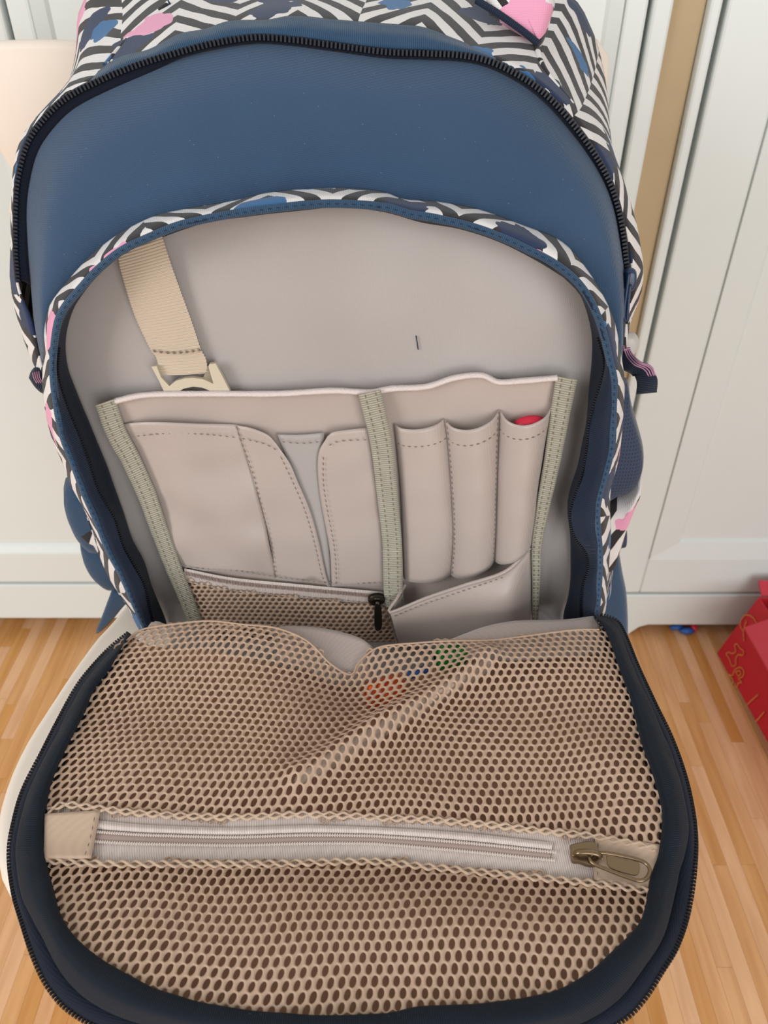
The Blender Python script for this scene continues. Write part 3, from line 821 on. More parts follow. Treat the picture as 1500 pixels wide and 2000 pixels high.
# main zipper slider with cord and woven tab
sl = puff('zipper_slider', [(1220, 528), (1227, 523), (1239, 525), (1243, 536), (1241, 555), (1236, 566), (1226, 568), (1218, 556)], NZ + .010, .006, M_NPLAST, pack, N=36, flat=.001)
tube('puller', bcurve([(1229, 532), (1226, 552), (1222, 580), (1219, 605), (1219, 622), (1224, 626), (1226, 605), (1228, 580), (1231, 556)], NZ + .016, 40), .0011, M_NPLAST, sl, seg=8)
tabc = [(1217, 622, NZ + .017), (1216, 655, NZ + .014), (1217, 690, NZ + .012), (1232, 712, NZ + .022), (1252, 722, NZ + .026), (1264, 742, NZ + .030), (1263, 768, NZ + .030)]
tc_ = bcurve(tabc, 0, 40)
wd = np.linspace(4, 20, 40)
Pc = cat(tabc, 40)
lft = np.array([bag(Pc[i][0] - (6 + 14 * min(1, i / 30)) * .9 * (i > 14) * 1.0 - 2, Pc[i][1] + (8 if i < 30 else 2) * (i > 14), Pc[i][2] - .004) for i in range(40)])
rgt = np.array([bag(Pc[i][0] + (6 + 14 * min(1, i / 30)) * .9 * (i > 14) * 1.0 + 2, Pc[i][1] - (8 if i < 30 else 2) * (i > 14), Pc[i][2] + .002) for i in range(40)])
wt = loft('woven_tab', [lft, tc_, rgt], M_TAB, sl, rows=3, thick=.0012)
for k in (.25, .5, .75, .92):
    q = tc_[12:32] * (1 - k) + rgt[12:32] * k + BN * .0012
    tube('embroidery', q, .0005, M_PINK, sl, seg=5)

# ---- lining and organiser inside the front pocket
ringC = cat([(p[0], p[1]) for p in shift(C3, 12, 8)] + [(1080, 1290), (340, 1300)], 140)
ringP = np.array([bag(u, v, 0.0) for u, v in ringC])
lin_ = radial('pocket_lining', ringP, bag(650, 860, 0.0), M_LIN, pack, 14, lambda s: .006 * (1 - s ** 6), BN, wr=.0022, wf=22)
tube('ink_mark', bcurve([(813, 656), (815, 668), (817, 683)], .0068, 8), .00035, M_NSTITCH, lin_, seg=5)
# pocket floor between lining and flap
loft('pocket_floor', [np.array([(x, .440, .4575) for x in np.linspace(-.165, .165, 30)]), np.array([(x, .400, .456) for x in np.linspace(-.165, .165, 30)]), np.array([(x, .345, .462) for x in np.linspace(-.16, .165, 30)])], M_LIN, pack, rows=4)

# key strap with plastic ring
SLp = [(222, 478), (230, 500), (237, 533), (262, 614), (293, 681), (305, 699), (312, 733)]
SRp = [(312, 448), (318, 466), (340, 533), (374, 627), (392, 681), (402, 701), (407, 729)]
nS = .011
sL = bcurve(SLp, nS, 480); sR = bcurve(SRp, nS, 480)
rib = np.array([.00055 * math.sin(2 * math.pi * i / 480 * 48) for i in range(480)])[:, None] * BN
strap = loft('key_strap', [sL + rib, (sL * .5 + sR * .5) + rib + BN * .0012, sR + rib], M_STRAP, pack, rows=4)
cr_ = bcurve([(296, 686), (330, 690), (360, 689), (396, 684)], nS + .0022, 30)
stitches('stitching', [cr_, cr_ + BU * .0008], M_STITCH, strap, .0030, .0006, .0005)
nR = .013
ro = [(297, 714), (307, 713), (316, 735), (332, 752), (345, 742), (362, 737), (378, 736), (396, 738), (412, 745), (418, 748), (408, 714), (410, 709), (422, 708), (438, 738), (455, 772), (430, 772),
      (414, 762), (396, 755), (378, 753), (360, 757), (344, 766), (336, 775), (326, 772), (312, 742)]
fr = [bag(u, v, nR) for u, v in ro]; n_ = len(fr)
bm = bmesh.new()
A = [bm.verts.new(p - BN * .0015) for p in fr]; B = [bm.verts.new(p + BN * .0018) for p in fr]
bm.faces.new(A[::-1]); bm.faces.new(B)
for i in range(n_): bm.faces.new((A[i], A[(i + 1) % n_], B[(i + 1) % n_], B[i]))
bmesh.ops.triangulate(bm, faces=bm.faces[:])
bmesh.ops.recalc_face_normals(bm, faces=bm.faces[:])
me = bpy.data.meshes.new('strap_ring'); bm.to_mesh(me); bm.free()
link('strap_ring', me, M_PLAST, strap, False)

# organiser panel
EL = [(226, 783), (289, 771), (410, 769), (540, 769), (648, 763), (722, 766), (765, 759), (833, 755), (888, 738), (940, 733), (973, 746), (1017, 744), (1088, 738)]
WLc = [(206, 785), (226, 843), (254, 895), (284, 960), (306, 1021), (323, 1068), (345, 1125), (367, 1177), (384, 1224)]
WMc = [(722, 766), (744, 862), (757, 973), (766, 1063), (768, 1149), (772, 1184)]
WRc = [(1107, 738), (1094, 810), (1078, 903), (1060, 993), (1048, 1067), (1047, 1122), (1045, 1212)]
oc = [bcurve(EL, .013, 60), bcurve([(240, 850), (500, 840), (740, 840), (900, 820), (1075, 815)], .010, 60),
      bcurve([(290, 980), (500, 985), (760, 975), (900, 970), (1060, 990)], .009, 60),
      bcurve([(345, 1130), (500, 1135), (765, 1140), (900, 1110), (1045, 1110)], .009, 60), bcurve([(384, 1226), (560, 1230), (770, 1230), (900, 1230), (1040, 1222)], .009, 60)]
org = loft('organiser_panel', oc, M_LIN2, pack, rows=6, wr=.001, wf=40)
el = bcurve(EL, .0155, 160)
tube('elastic_edge', el, .0019, M_ELAST, org, ry=.0026, wr=.10, wf=200)
def webbing(cl, w, n, nm='webbing'):
    P = cat(cl, 120); W = cat([(x,) for x in w], 120) if len(w) > 2 else np.linspace(w[0], w[1], 120)[:, None]
    T = np.gradient(P, axis=0); T /= np.linalg.norm(T, axis=1)[:, None]
    Nn = np.stack([-T[:, 1], T[:, 0]], 1)
    def c(f, dn):
        return np.array([bag(P[i][0] + Nn[i][0] * W[i][0] * f, P[i][1] + Nn[i][1] * W[i][0] * f, n + dn) for i in range(120)])
    o = loft(nm, [c(-.5, -.002), c(-.47, .0006), c(0, .0009), c(.47, .0006), c(.5, -.002)], M_WEB, org, rows=2, wr=.0006, wf=150)
    stitches('stitching', [c(-.25, .0011), c(.22, .0011)], M_STITCH, o, .003, .001, .00035)
    return o
webbing(WLc, [42, 38, 36, 36, 36, 30, 26], .0165)
webbing(WMc, [45, 42, 38, 37, 38, 36], .020)
webbing(WRc, [42, 36, 26, 24, 22, 17, 12], .0165)

# left pockets
def L2(pts, n, N=40): return bcurve(pts, n, N)
nP = .0125
pk = loft('flat_pocket', [L2([(236, 829), (262, 895), (296, 965), (320, 1030), (345, 1105)], nP),
                          L2([(293, 823), (320, 900), (350, 980), (375, 1050), (395, 1113)], nP + .004),
                          L2([(367, 826), (395, 900), (420, 980), (437, 1050), (450, 1117)], nP + .005),
                          L2([(463, 830), (478, 880), (498, 945), (520, 1030), (540, 1130)], nP + .001)], M_LIN2, org, rows=9, thick=.0008, wr=.0034, wf=34)
P2r = [(540, 868), (566, 904), (583, 943), (605, 995), (622, 1055), (635, 1116), (644, 1146)]
pk2 = loft('slit_pocket', [L2([(463, 830), (478, 880), (498, 945), (520, 1030), (540, 1130)], nP + .001),
                           L2([(492, 836), (515, 890), (537, 950), (560, 1030), (585, 1136)], nP + .0035),
                           L2([(524, 850), (548, 898), (566, 945), (588, 1000), (615, 1130)], nP + .004), L2(P2r, nP + .0035)], M_LIN2, org, rows=6, thick=.0008, wr=.0012, wf=40)
loft('inner_slip', [L2([(542, 849), (575, 930), (610, 1020), (642, 1144)], nP + .001), L2([(590, 849), (605, 930), (625, 1020), (645, 1144)], nP + .0022),
                    L2([(633, 845), (632, 930), (640, 1020), (650, 1144)], nP + .001)], M_LIN, org, rows=4, thick=.0006)
P3l = [(640, 852), (622, 886), (622, 943), (631, 1003), (644, 1073), (648, 1144)]
pk3 = loft('slit_pocket', [L2(P3l, nP + .004), L2([(652, 844), (660, 943), (672, 1050), (680, 1144)], nP + .0052), L2([(690, 838), (705, 943), (715, 1050), (722, 1144)], nP + .0045),
                           L2([(722, 835), (740, 943), (752, 1050), (762, 1144)], nP + .002)], M_LIN2, org, rows=6, thick=.0008, wr=.001, wf=40)
stitches('stitching', [L2([(252, 853), (330, 846), (400, 848), (462, 854)], nP + .0052, 60), L2([(463, 832), (471, 860), (492, 917), (510, 986), (527, 1055), (540, 1129)], nP + .0026, 60)], M_STITCH, pk)
stitches('stitching', [L2([(470, 855), (518, 867), (542, 880)], nP + .0052, 40), L2([(548, 890), (574, 945), (596, 997), (614, 1057), (628, 1118), (636, 1142)], nP + .0055, 60), ], M_STITCH, pk2)
stitches('stitching', [L2([(640, 872), (660, 862), (720, 858)], nP + .0065, 40), L2([(632, 890), (632, 943), (641, 1003), (654, 1073), (658, 1142)], nP + .0062, 60)], M_STITCH, pk3)
stitches('stitching', [L2([(358, 1108), (453, 1113), (540, 1126), (648, 1138), (748, 1138)], nP + .005, 80), L2([(548, 862), (590, 866), (626, 862)], nP + .004, 30)], M_STITCH, org)

# pen slots on the right
def slot(lc, rc, top, n, bul, name='pen_slot'):
    a = L2(lc, n, 40); b = L2(rc, n, 40)
    cur = []
    for k in (0, .12, .3, .5, .7, .88, 1):
        s = math.sin(math.pi * k) ** .55
        q = a * (1 - k) + b * k + BN * bul * s
        # top edge sags to the traced line
        tp = bag(lc[0][0] * (1 - k) + rc[0][0] * k, lc[0][1] * (1 - k) + rc[0][1] * k + top * s, n + bul * s)
        w = (1 - np.linspace(0, 1, 40))[:, None] ** 3
        cur.append(q + (tp - q[0]) * w)
    o = loft(name, cur, M_LIN2, org, rows=3, thick=.0008, wr=.0006, wf=50)
    hem = [c[4] * .5 + c[5] * .5 + BN * .0006 for c in cur]
    stitches('stitching', [resample(cat(np.array(hem), 60), 60)], M_STITCH, o, .0028, .0014)
    return o
S0 = [(770, 828), (778, 900), (784, 975), (787, 1060), (790, 1130)]
S1 = [(868, 818), (874, 865), (881, 957), (885, 1045), (880, 1122)]
S2 = [(976, 800), (974, 847), (971, 920), (968, 1030), (965, 1094)]
S3 = [(1080, 790), (1068, 850), (1054, 930), (1046, 1000), (1038, 1056)]
slot(S0, S1, 15, .012, .007)
slot(S1, S2, 30, .012, .011)
slot(S2, S3[:-1] + [(1038, 1058)], 36, .012, .013)
stitches('stitching', [L2([(a + 3, b) for a, b in S1], .0150, 60), L2([(a - 2, b) for a, b in S2], .0150, 60),
                       L2([(793, 1133), (877, 1126), (962, 1103), (1030, 1068)], .013, 60)], M_STITCH, org)
red = puff('eraser', [(1000, 830), (1012, 818), (1032, 812), (1052, 812), (1064, 820), (1062, 850), (1048, 900), (1015, 900), (1003, 860)], .0160, .009, M_REDPL, None, N=40)
red.name = 'stationery_case'
tag(red, 'red rounded plastic item poking out of the right-hand pen slot', 'stationery')

# stiff open pocket, lower right
nB = .022
fT = [(762, 1196, .034), (833, 1169, .034), (907, 1144, .032), (987, 1117, .028), (1035, 1071, .018)]
fB = [(780, 1262, .030), (850, 1264, .032), (930, 1262, .032), (1000, 1258, .028), (1036, 1244, .018)]
bp = loft('box_pocket', [bcurve(fT, 0, 50), bcurve([((a[0] * .6 + b[0] * .4), (a[1] * .6 + b[1] * .4), .036 if i < 4 else .019) for i, (a, b) in enumerate(zip(fT, fB))], 0, 50), bcurve(fB, 0, 50)], M_LIN2, org, rows=6, thick=.001)
loft('pocket_gusset', [bcurve([(791, 1142), (784, 1170), (790, 1260)], .013, 24), bcurve([(786, 1160), (782, 1190), (786, 1262)], .022, 24), bcurve([(762, 1196), (765, 1220), (778, 1280)], .034, 24)], M_LIN2, bp, rows=4)
tube('pocket_hem', bcurve([(791, 1143, .014), (776, 1168, .025), (762, 1196, .034), (833, 1168, .0345), (907, 1143, .0325), (987, 1116, .0285), (1035, 1070, .018)], 0, 70), .0012, M_LIN2, bp)
stitches('stitching', [bcurve([(998, 1122, .0285), (1000, 1165, .031), (1002, 1230, .031)], 0, 30), bcurve([(766, 1206, .0355), (772, 1235, .036), (780, 1268, .034)], 0, 30),
                       bcurve([(768, 1204, .0362), (833, 1178, .0362), (907, 1153, .034), (985, 1126, .030)], 0, 50)], M_STITCH, bp)

# lower left mesh pocket with its zipper
zl = [(360, 1120), (453, 1138), (583, 1151), (726, 1164), (760, 1168)]
zc = bcurve(zl, .0155, 120)
tp_ = loft('pocket_zipper_tape', [bcurve([(u, v - 10) for u, v in zl], .0135, 60), bcurve(zl, .0145, 60), bcurve([(u, v + 16) for u, v in zl], .0140, 60)], M_TAPE, org, rows=3)
boxes_along('pocket_zipper_teeth', zc, .0011, (.0008, .0030, .0009), M_TAPED, tp_)
stitches('stitching', [bcurve([(u, v + 13) for u, v in zl], .0150, 60)], M_STITCH, tp_)
mp_ = [bag_ab(u, v, .015) for u, v in [(372, 1132), (453, 1152), (583, 1165), (726, 1178), (770, 1182), (790, 1300), (400, 1300)]]
net('pocket_mesh', mp_, lambda a, b, dz: bag_pt(a, b, .0145 + dz + .004 * math.exp(-((a + .03) / .05) ** 2 - ((b + .02) / .02) ** 2)), M_NET, org, .0047, .0036, .30, .42)
s2 = puff('zipper_slider', [(719, 1166), (726, 1161), (742, 1160), (752, 1166), (751, 1174), (742, 1180), (728, 1181), (720, 1175)], .0185, .003, M_DBRONZE, org, N=30, flat=.0012)
tube('slider_bridge', bcurve([(724, 1170, .0205), (732, 1169, .0245), (742, 1169, .0245), (748, 1170, .0205)], 0, 14), .0010, M_DBRONZE, s2, ry=.0014)
puff('slider_pull', [(733, 1176), (740, 1174), (745, 1190), (746, 1222), (740, 1232), (732, 1226), (731, 1196)], .0235, .0014, M_DBRONZE, s2, N=30, flat=.0005)

# ------------------------------------------------------------------ open flap
CLAMP[0] = None
OUT = [(255, 1238), (220, 1267), (185, 1305), (155, 1345), (120, 1410), (90, 1470), (55, 1540), (37, 1600), (27, 1665), (35, 1735), (52, 1795), (75, 1865), (105, 1925), (150, 1972), (230, 2010),
       (400, 2045), (600, 2060), (800, 2062), (1000, 2050), (1130, 2025), (1210, 1985), (1250, 1945), (1285, 1890), (1312, 1845), (1333, 1785), (1346, 1710), (1350, 1640), (1343, 1575), (1328, 1510),
       (1303, 1440), (1272, 1375), (1238, 1300), (1214, 1240), (1196, 1212), (1160, 1200)]
INN = [(250, 1245), (220, 1305), (187, 1350), (165, 1400), (130, 1470), (104, 1530), (94, 1575), (88, 1625), (93, 1690), (106, 1740), (122, 1795), (152, 1840), (200, 1880), (260, 1915), (325, 1945),
       (425, 1970), (550, 1985), (650, 1990), (750, 1985), (825, 1972), (900, 1970), (1000, 1960), (1090, 1940), (1150, 1905), (1200, 1860), (1243, 1815), (1259, 1775), (1267, 1725), (1282, 1680),
       (1291, 1630), (1290, 1580), (1274, 1520), (1250, 1450), (1230, 1370), (1210, 1315), (1185, 1245), (1160, 1207)]
NF = 240
UPV = np.array([0, 0, 1.0])
Oc = fcurve(OUT, -.012, NF); Ic = fcurve(INN, -.002, NF)
BACK = [(1120, 1290), (950, 1310), (760, 1350), (690, 1365), (600, 1330), (400, 1300), (300, 1280)]
flap = radial('front_flap', np.vstack([fcurve(OUT, -.034, NF), fcurve(BACK, -.036, 40)]), np.array([0.0, .25, .457]), M_NAVYD, pack, 8)
flap['label'] = 'open front pocket flap with two mesh pockets, dark navy padded edge'
# inner lining of the flap
LR = np.vstack([fcurve(INN, -.014, NF), fcurve([(1120, 1262), (950, 1275), (760, 1320), (690, 1340), (600, 1310), (400, 1270), (300, 1262)], -.022, 40)])
radial('flap_lining', LR, np.array([0.0, .26, FZ - .026]), M_FLLIN, flap, 10, wr=.002, nv=UPV, wf=25)
# padded binding all round
mid = [((a[0] + b[0]) / 2, (a[1] + b[1]) / 2) for a, b in zip(cat(OUT, 100), cat(INN, 100))]
wid = np.linalg.norm(resample(fcurve(OUT, 0, NF), NF) - resample(fcurve(INN, 0, NF), NF), axis=1)
Mc = fcurve(mid, -.004, NF)
k_in = Ic; k_a = fcurve([(a[0] * .3 + b[0] * .7, a[1] * .3 + b[1] * .7) for a, b in zip(cat(OUT, 100), cat(INN, 100))], .0046, NF)
def ff(a, hi, lo):
    w = max(0, min(1, (a[1] - (1620 if a[0] > 690 else 1760)) / 90))
    return hi + (lo - hi) * w
def lerp_o(a, b, f): return (a[0] * f + b[0] * (1 - f), a[1] * f + b[1] * (1 - f))
k_b = fcurve([lerp_o(a, b, ff(a, .65, .48)) for a, b in zip(cat(OUT, 100), cat(INN, 100))], .0030, NF)
k_c = fcurve([lerp_o(a, b, ff(a, .94, .70)) for a, b in zip(cat(OUT, 100), cat(INN, 100))], -.006, NF)
bnd = loft('flap_binding', [Ic - UPV * .004, Ic + UPV * .0042, k_a, k_b, k_c, k_c - UPV * .006], M_BIND, flap, rows=3, wr=.0012, wf=70, wn=UPV)
loft('flap_side', [Oc - UPV * .005, fcurve(OUT, -.034, NF)], M_NAVYD, flap, rows=3)
OUTz = [(u + (u - 690) * .010, v + (4 if v > 1700 else 0)) for u, v in OUT]
ztp = loft('flap_zipper_tape', [k_c - UPV * .004, fcurve(OUTz, -.016, NF), fcurve([(u + (u - 690) * .006, v + (3 if v > 1700 else 0)) for u, v in OUT], -.026, NF)], M_NAVYD, flap, rows=2, thick=.0008)
zq = fcurve(OUTz, -.0165, 400)
boxes_along('flap_zipper_teeth', zq, .0019, (.0013, .0040, .0014), M_TEETH, ztp, nv=UPV)
stitches('stitching', [resample((Ic * .72 + k_a * .28) + UPV * .0026, 300)], M_NSTITCH, bnd, .003, .0016, .00035, UPV)

# mesh pockets
UT = [(246, 1250), (280, 1229), (350, 1218), (410, 1213), (475, 1220), (540, 1227), (600, 1252), (645, 1296), (685, 1318), (700, 1295), (725, 1272), (750, 1262), (800, 1257), (875, 1252), (950, 1251),
      (1000, 1246), (1075, 1236), (1130, 1230), (1170, 1230)]
UB = [(1280, 1664), (1225, 1652), (1150, 1638), (1050, 1628), (950, 1616), (850, 1608), (750, 1603), (600, 1597), (450, 1602), (300, 1596), (200, 1586), (125, 1578), (92, 1592)]
LT = [(90, 1674), (200, 1681), (350, 1681), (500, 1681), (700, 1676), (750, 1678), (850, 1688), (1000, 1703), (1150, 1718), (1265, 1733)]
def flap_poly(px):
    out = []
    for u, v in px:
        p = fl(u, v); out.append((p[0], p[1]))
    return out
inl = [q for q in INN if q[1] < 1600 and q[0] < 600]; inr = [q for q in INN if q[1] < 1670 and q[0] > 900]
upoly = flap_poly(list(cat(UT, 80)) + [(q[0] + 9, q[1]) for q in inr[::-1]] + list(cat(UB, 80)) + [(q[0] - 9, q[1] - 3) for q in inl[::-1]])
lo_in = [q for q in INN if q[1] > 1680]
lpoly = flap_poly(list(cat(LT, 80)) + [(q[0] + (q[0] - 690) * .008, q[1] + 5) for q in lo_in[::-1]])
def warp_u(x, y):
    return (x + .0022 * math.sin(38 * y + 16 * x) + .0011 * math.sin(70 * x - 40 * y) + .10 * (y - .30) * max(0, min(1, -x / .1)), y + .0016 * math.sin(46 * x + 1.0) + .0008 * math.sin(90 * y + 50 * x))
def warp_l(x, y):
    return (x + .0014 * math.sin(60 * y + 24 * x), y + .0012 * math.sin(40 * x + .5) + .0006 * math.sin(80 * x + 60 * y))
mf = lambda x, y, dz: np.array([x, y, FZ + fh(x, y) + dz])
net('upper_mesh', upoly, mf, M_NET, flap, .0050, .0047, warp=warp_u)
net('lower_mesh', lpoly, mf, M_NET, flap, .0050, .0049, warp=warp_l)
tube('mesh_top_edge', fcurve(UT, .0004, 160), .0007, M_NET, flap, nv=UPV, seg=6)
def hem(px, dv, nm):
    c = cat(px, 300)
    z = np.array([fl(c[i][0], c[i][1] + 2.6 * math.sin(i * .95) + dv, .0010 + .0005 * math.cos(i * .95)) for i in range(300)])
    o = tube(nm, z, .00085, M_HEM, flap, nv=UPV, seg=6, wr=.3, wf=300)
    z2 = np.array([fl(c[i][0], c[i][1] - 2.6 * math.sin(i * .95 + .5) + dv * 3.2, .0012 - .0005 * math.cos(i * .95)) for i in range(300)])
    tube('hem_cord', z2, .00075, M_HEM, o, nv=UPV, seg=6, wr=.3, wf=300)
hem(UB, -3, 'upper_hem'); hem(LT, 3, 'lower_hem')

# zipper band across the flap
ub = UB[::-1]
def band(f): return [(a[0] * (1 - f) + b[0] * f, a[1] * (1 - f) + b[1] * f) for a, b in zip(cat(ub, 60), cat(LT, 60))]
zb = loft('band_tape', [fcurve(band(-.12), -.0018, 120), fcurve(band(.5), -.0008, 120), fcurve(band(1.12), -.0018, 120)], M_TAPE, flap, rows=5)
for f in (.42, .62):
    q = fcurve(band(f), .0003, 300)[22:252]
    boxes_along('band_zipper_teeth', q, .0013, (.0008, .0016, .0007), M_COIL, zb, nv=UPV)
    tube('coil_cord', q + UPV * .0001, .0004, M_COIL, zb, nv=UPV, seg=5)
loft('zipper_core', [fcurve(band(.45), 0.0, 120)[9:100], fcurve(band(.52), .0003, 120)[9:100], fcurve(band(.59), 0.0, 120)[9:100]], M_TAPED, zb, rows=2)
loft('zipper_fold', [fcurve(band(.18), .0, 120)[9:100], fcurve(band(.27), .0012, 120)[9:100], fcurve(band(.36), .0, 120)[9:100]], M_TAPE, zb, rows=3)
def patch(nm, pts, dh, th=.0012):
    cols = [fcurve([pts[0], pts[3]], dh, 14), fcurve([((pts[0][0] + pts[1][0]) / 2, (pts[0][1] + pts[1][1]) / 2), ((pts[3][0] + pts[2][0]) / 2, (pts[3][1] + pts[2][1]) / 2)], dh + .0004, 14), fcurve([pts[1], pts[2]], dh, 14)]
    return loft(nm, cols, M_FLTAB, flap, rows=5, thick=th)
M_FLTAB = cloth('beige_tab_fabric', rgb(196, 170, 146), rough=.6, sheen=.2, weave=2600, bstr=.1, blotch=.04)
t1 = patch('end_tab', [(88, 1590), (196, 1583), (178, 1677), (86, 1677)], .0016)
stitches('stitching', [fcurve([(186, 1592), (176, 1640), (165, 1674)], .0028, 30)], M_STITCH, t1, .003, .001, .0003, UPV)
t2 = patch('end_tab', [(1162, 1632), (1290, 1650), (1282, 1740), (1160, 1720)], .0004)
stitches('stitching', [fcurve([(1168, 1642), (1167, 1680), (1167, 1715)], .0018, 30)], M_STITCH, t2, .003, .001, .0003, UPV)
# bronze slider and pull
def fl_plate(nm, px, dh, t, m, par, N=40, smooth=False):
    r_ = cat(px + [px[0]], N + 1)[:-1]
    p = np.array([fl(u, v, dh) for u, v in r_]); zc_ = p[:, 2].mean()
    p = np.array([at_z(u, v, zc_) for u, v in r_])
    o = prism(nm, [(q[0], q[1]) for q in p], 'z', zc_ - t / 2, zc_ + t / 2, m, None, min(.0006, t * .3), smooth)
    keep(o, par); return o
sb = fl_plate('band_slider', [(1113, 1652), (1124, 1649), (1150, 1645), (1162, 1650), (1170, 1672), (1166, 1690), (1150, 1692), (1132, 1686), (1116, 1682)], .0030, .0030, M_BRONZE, flap)
tube('slider_bridge', fcurve([(1122, 1668, .0045), (1130, 1664, .0078), (1152, 1664, .0082), (1168, 1668, .0075), (1174, 1674, .0050)], 0, 20), .0016, M_BRONZE, sb, nv=UPV, ry=.0011)
pl_o = [(1150, 1672), (1160, 1668), (1182, 1666), (1230, 1675), (1258, 1684), (1269, 1698), (1264, 1714), (1250, 1720), (1230, 1715), (1190, 1700), (1158, 1686)]
r_ = cat(pl_o + [pl_o[0]], 61)[:-1]
rq = np.array([fl(u, v, .0062) for u, v in r_])
tube('slider_pull', rq, .0010, M_BRONZE, sb, nv=UPV, closed=True, seg=8)
fl_plate('pull_plate', [(1184, 1672), (1228, 1680), (1248, 1686), (1246, 1708), (1228, 1708), (1190, 1694)], .0060, .0010, M_BRONZE, sb)

# beige folds of lining standing behind the mesh edge
loft('lining_fold', [fcurve([(520, 1226), (580, 1224), (640, 1229), (700, 1245), (728, 1264)], -.003, 40), fcurve([(540, 1250), (600, 1262), (650, 1300), (690, 1310), (720, 1290)], -.004, 40),
                     fcurve([(540, 1290), (600, 1310), (650, 1340), (690, 1345), (730, 1330)], -.010, 40)], M_LIN2, flap, rows=5, thick=.001)
loft('lining_fold', [fcurve([(870, 1254), (910, 1238), (950, 1224), (1010, 1213), (1100, 1211), (1165, 1203)], -.003, 40), fcurve([(870, 1262), (910, 1256), (950, 1250), (1010, 1244), (1100, 1236), (1175, 1230)], -.003, 40),
                     fcurve([(870, 1290), (910, 1290), (950, 1290), (1010, 1290), (1100, 1285), (1185, 1275)], -.012, 40)], M_LIN2, flap, rows=5, thick=.001)
# ------------------------------------------------------------------ things inside the mesh pocket
def lathe(name, prof, p, q, m, seg=20):
    p, q = np.asarray(p), np.asarray(q)
    d = q - p; L = np.linalg.norm(d)
    pts = np.array([p + d * t for t, r in prof])
    return tube(name, pts, np.array([r for t, r in prof]), m, None, ry=np.array([r for t, r in prof]), nv=UPV, seg=seg)
pa_, pb_ = fl(575, 1522, -.0072), fl(955, 1290, -.0085)
drop = max((pa_[2] * (1 - t) + pb_[2] * t + .0056) - (FZ + fh(pa_[0] * (1 - t) + pb_[0] * t + dx_, pa_[1] * (1 - t) + pb_[1] * t - dx_)) for t in np.linspace(.03, .97, 40) for dx_ in (-.002, 0, .002))
pa_[2] -= max(0, drop); pb_[2] -= max(0, drop)
pe = lathe('pen', [(0, .0012), (.02, .0030), (.10, .0036), (.11, .0044), (.60, .0046), (.62, .0050), (.97, .0050), (1, .0036)], pa_, pb_, M_PALE)
tag(pe, 'slim pale pen lying diagonally beneath the upper mesh', 'pen')
def cap(nm, c, d, L, r, m, lab):
    c = np.asarray(c); d = np.asarray(d, float); d /= np.linalg.norm(d)
    o = lathe(nm, [(0, r * .35), (.03, r * .8), (.10, r), (.30, r), (.32, r * .92), (.36, r * .92), (.38, r), (.85, r), (.95, r * .8), (1, r * .4)], c - d * L / 2, c + d * L / 2, m)
    tag(o, lab, 'marker cap', 'coloured caps beneath the mesh'); return o
cap('marker_cap', fl(752, 1350, -.0112), (1, .25, .18), .028, .0085, M_ORANGE, 'orange cap seen through the upper mesh')
cap('marker_cap', fl(880, 1280, -.0098), (1, .3, 0), .022, .0080, M_GREEN, 'green cap seen through the upper mesh')
for k, (u, v, m_, L_) in enumerate(((818, 1312, M_BLUE, 'small blue clip seen through the mesh between the two caps'),)):
    o = lathe('paper_clip', [(0, .001), (.1, .0028), (.9, .0028), (1, .001)], fl(u - 22, v + 8, -.007), fl(u + 22, v - 8, -.007), m_, 10)
    tag(o, L_, 'clip')

# ------------------------------------------------------------------ red box and toy on the floor
rb_ = empty('cardboard_box', (.66, .64, 0))
tag(rb_, 'red cardboard box with gold drawings and open flaps on the floor', 'box')
xA, yA = at_z(1401, 1277, .0)[0], at_z(1401, 1277, .0)[1]
xB, yB = at_z(1500, 1457, .0)[0], at_z(1500, 1457, .0)[1]
Hb = .118
dirx = (xB - xA) / (yB - yA)
def wall_pt(s, h, o=0.0):      # s along the left wall from the back corner, h up, o outwards
    return np.array([xA - dirx * s + .030 * h / Hb - o, yA - s, h])
def slab(nm, f, s0, s1, h0, h1, m, t=.003, ns=6):
    V = []; Fc = []
    for i in range(ns + 1):
        s = s0 + (s1 - s0) * i / ns
        V += [f(s, h0), f(s, h1)]
    for i in range(ns): Fc.append((2 * i, 2 * i + 2, 2 * i + 3, 2 * i + 1))
    o = mesh(nm, V, Fc, m, None, smooth=False, thick=t, off=0); keep(o, rb_); return o
slab('side_wall', wall_pt, 0, .36, .002, Hb, M_RED)
slab('side_wall', lambda s, h: np.array([xA + .30 + .0 * h, yA - s, h]), 0, .36, .002, Hb, M_RED)
slab('end_wall', lambda s, h: np.array([xA + .030 * h / Hb + s, yA - .0, h]), 0, .30, .002, Hb, M_RED)
slab('end_wall', lambda s, h: np.array([xA - dirx * .36 + .030 * h / Hb + s, yA - .36, h]), 0, .28, .002, Hb, M_RED)
slab('bottom', lambda s, h: np.array([xA + .003 + h, yA - s, .003]), 0, .36, .0, .29, M_CARD)
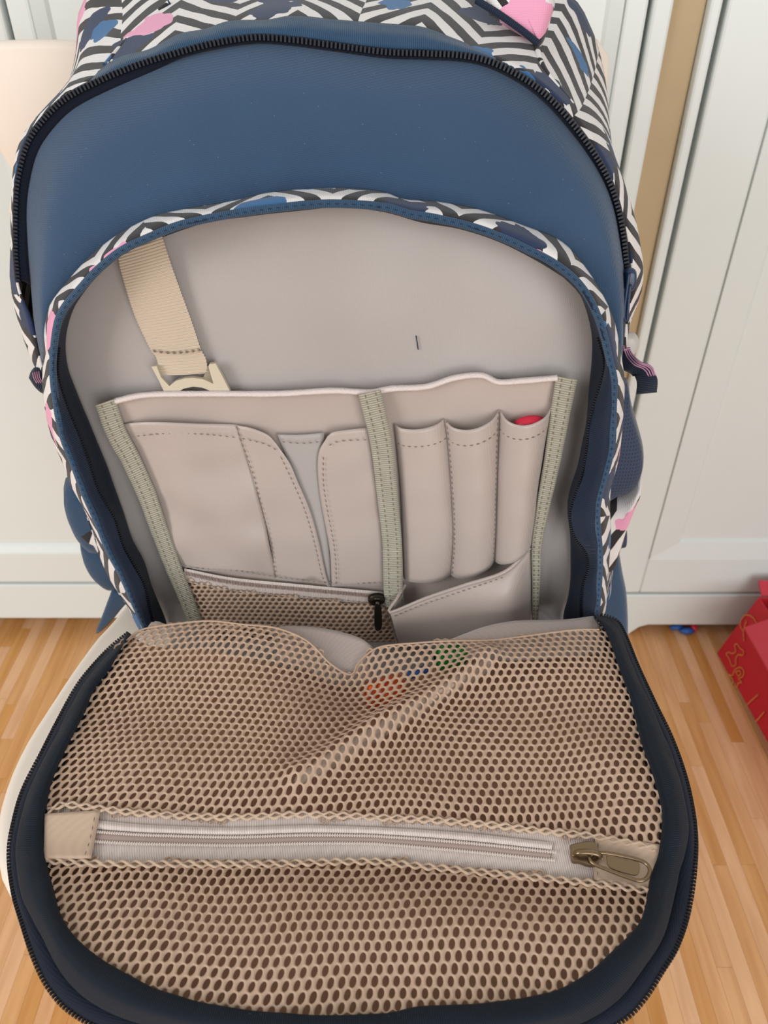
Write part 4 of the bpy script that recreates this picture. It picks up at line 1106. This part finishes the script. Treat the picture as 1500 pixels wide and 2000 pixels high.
# flap folded down over the left wall
slab('box_flap', lambda s, h: np.array([.501 + .10 * h + .004 * math.sin(9 * s), .756 - s + .030 * h, .118 + .014 * h]), 0, .30, 0, 1, M_REDL, .003)
slab('box_flap', lambda s, h: np.array([xA + .035 + s, yA + .004 + .020 * h, Hb + .012 * h]), 0, .26, 0, 1, M_REDL, .0028)
def stroke(pts, closed=False, r=.0011, off=.0032):
    P = cat(pts + ([pts[0]] if closed else []), 40)
    q = np.array([wall_pt(a, b, off) for a, b in P])
    keep(tube('gold_line', q, r, M_GOLD, None, nv=np.array([-1.0, 0, 0]), ry=.0005, seg=5), rb_)
def wsh(u, v):
    """pixel -> coordinates on the left wall of the box"""
    lo = None
    d = ray(u, v)
    n = np.cross(wall_pt(.3, 0) - wall_pt(0, 0), wall_pt(0, Hb) - wall_pt(0, 0)); p0 = wall_pt(0, 0)
    p = CAM + d * (np.dot(p0 - CAM, n) / np.dot(d, n))
    return (yA - p[1], p[2])
def st(px, closed=False): stroke([wsh(*q) for q in px], closed)
g = lambda x, y: (1200 + x / 4, 1000 + y / 4)
st([g(890, 1110), g(905, 1095), g(935, 1105), g(965, 1090), g(955, 1045), g(975, 1030), g(1000, 1065), g(1025, 1085), g(1020, 1120), g(985, 1115), g(965, 1150), g(965, 1195), g(935, 1200), g(915, 1150)], True)
st([g(910, 1270), g(940, 1275), g(960, 1230), g(1005, 1215), g(1030, 1250), g(1015, 1290), g(985, 1300), g(1015, 1335), g(985, 1335), g(970, 1375), g(935, 1350), g(945, 1315)], True)
st([g(965, 1250), g(990, 1240), g(1005, 1262), g(985, 1280)], True)
st([g(1140, 1425), g(1040, 1535), g(1105, 1640), g(1190, 1560)], False)
st([g(1110, 1640), g(1150, 1720), g(1190, 1790)], False)
st([g(1195, 1755), g(1180, 1765)], False)
st([g(1020, 930), g(1000, 880), g(1020, 820), g(1060, 805), g(1100, 825), g(1130, 870)], False)
st([g(1050, 850), g(1025, 930), g(1030, 1010)], False)

ty = empty('toy_figure', tuple(at_z(1342, 1232, 0)))
tag(ty, 'small blue and red toy lying under the edge of the wardrobe', 'toy')
tc0 = at_z(1342, 1232, .006)
def blob(nm, c, sx, sy, sz, m):
    bm = bmesh.new(); bmesh.ops.create_icosphere(bm, subdivisions=2, radius=1)
    for v in bm.verts:
        k = 1 + .18 * mnoise.noise(v.co * 2 + Vector(c) * 30)
        v.co = Vector((c[0] + v.co.x * sx * k, c[1] + v.co.y * sy * k, max(.0005, c[2] + v.co.z * sz * k)))
    me = bpy.data.meshes.new(nm); bm.to_mesh(me); bm.free()
    keep(link(nm, me, m, None, True), ty)
blob('toy_body', tc0, .012, .006, .006, M_BLUE)
blob('toy_arm', tc0 + np.array([-.014, .008, .0]), .012, .005, .005, M_BLUE)
blob('toy_head', tc0 + np.array([.012, .006, .001]), .006, .006, .006, M_REDPL)
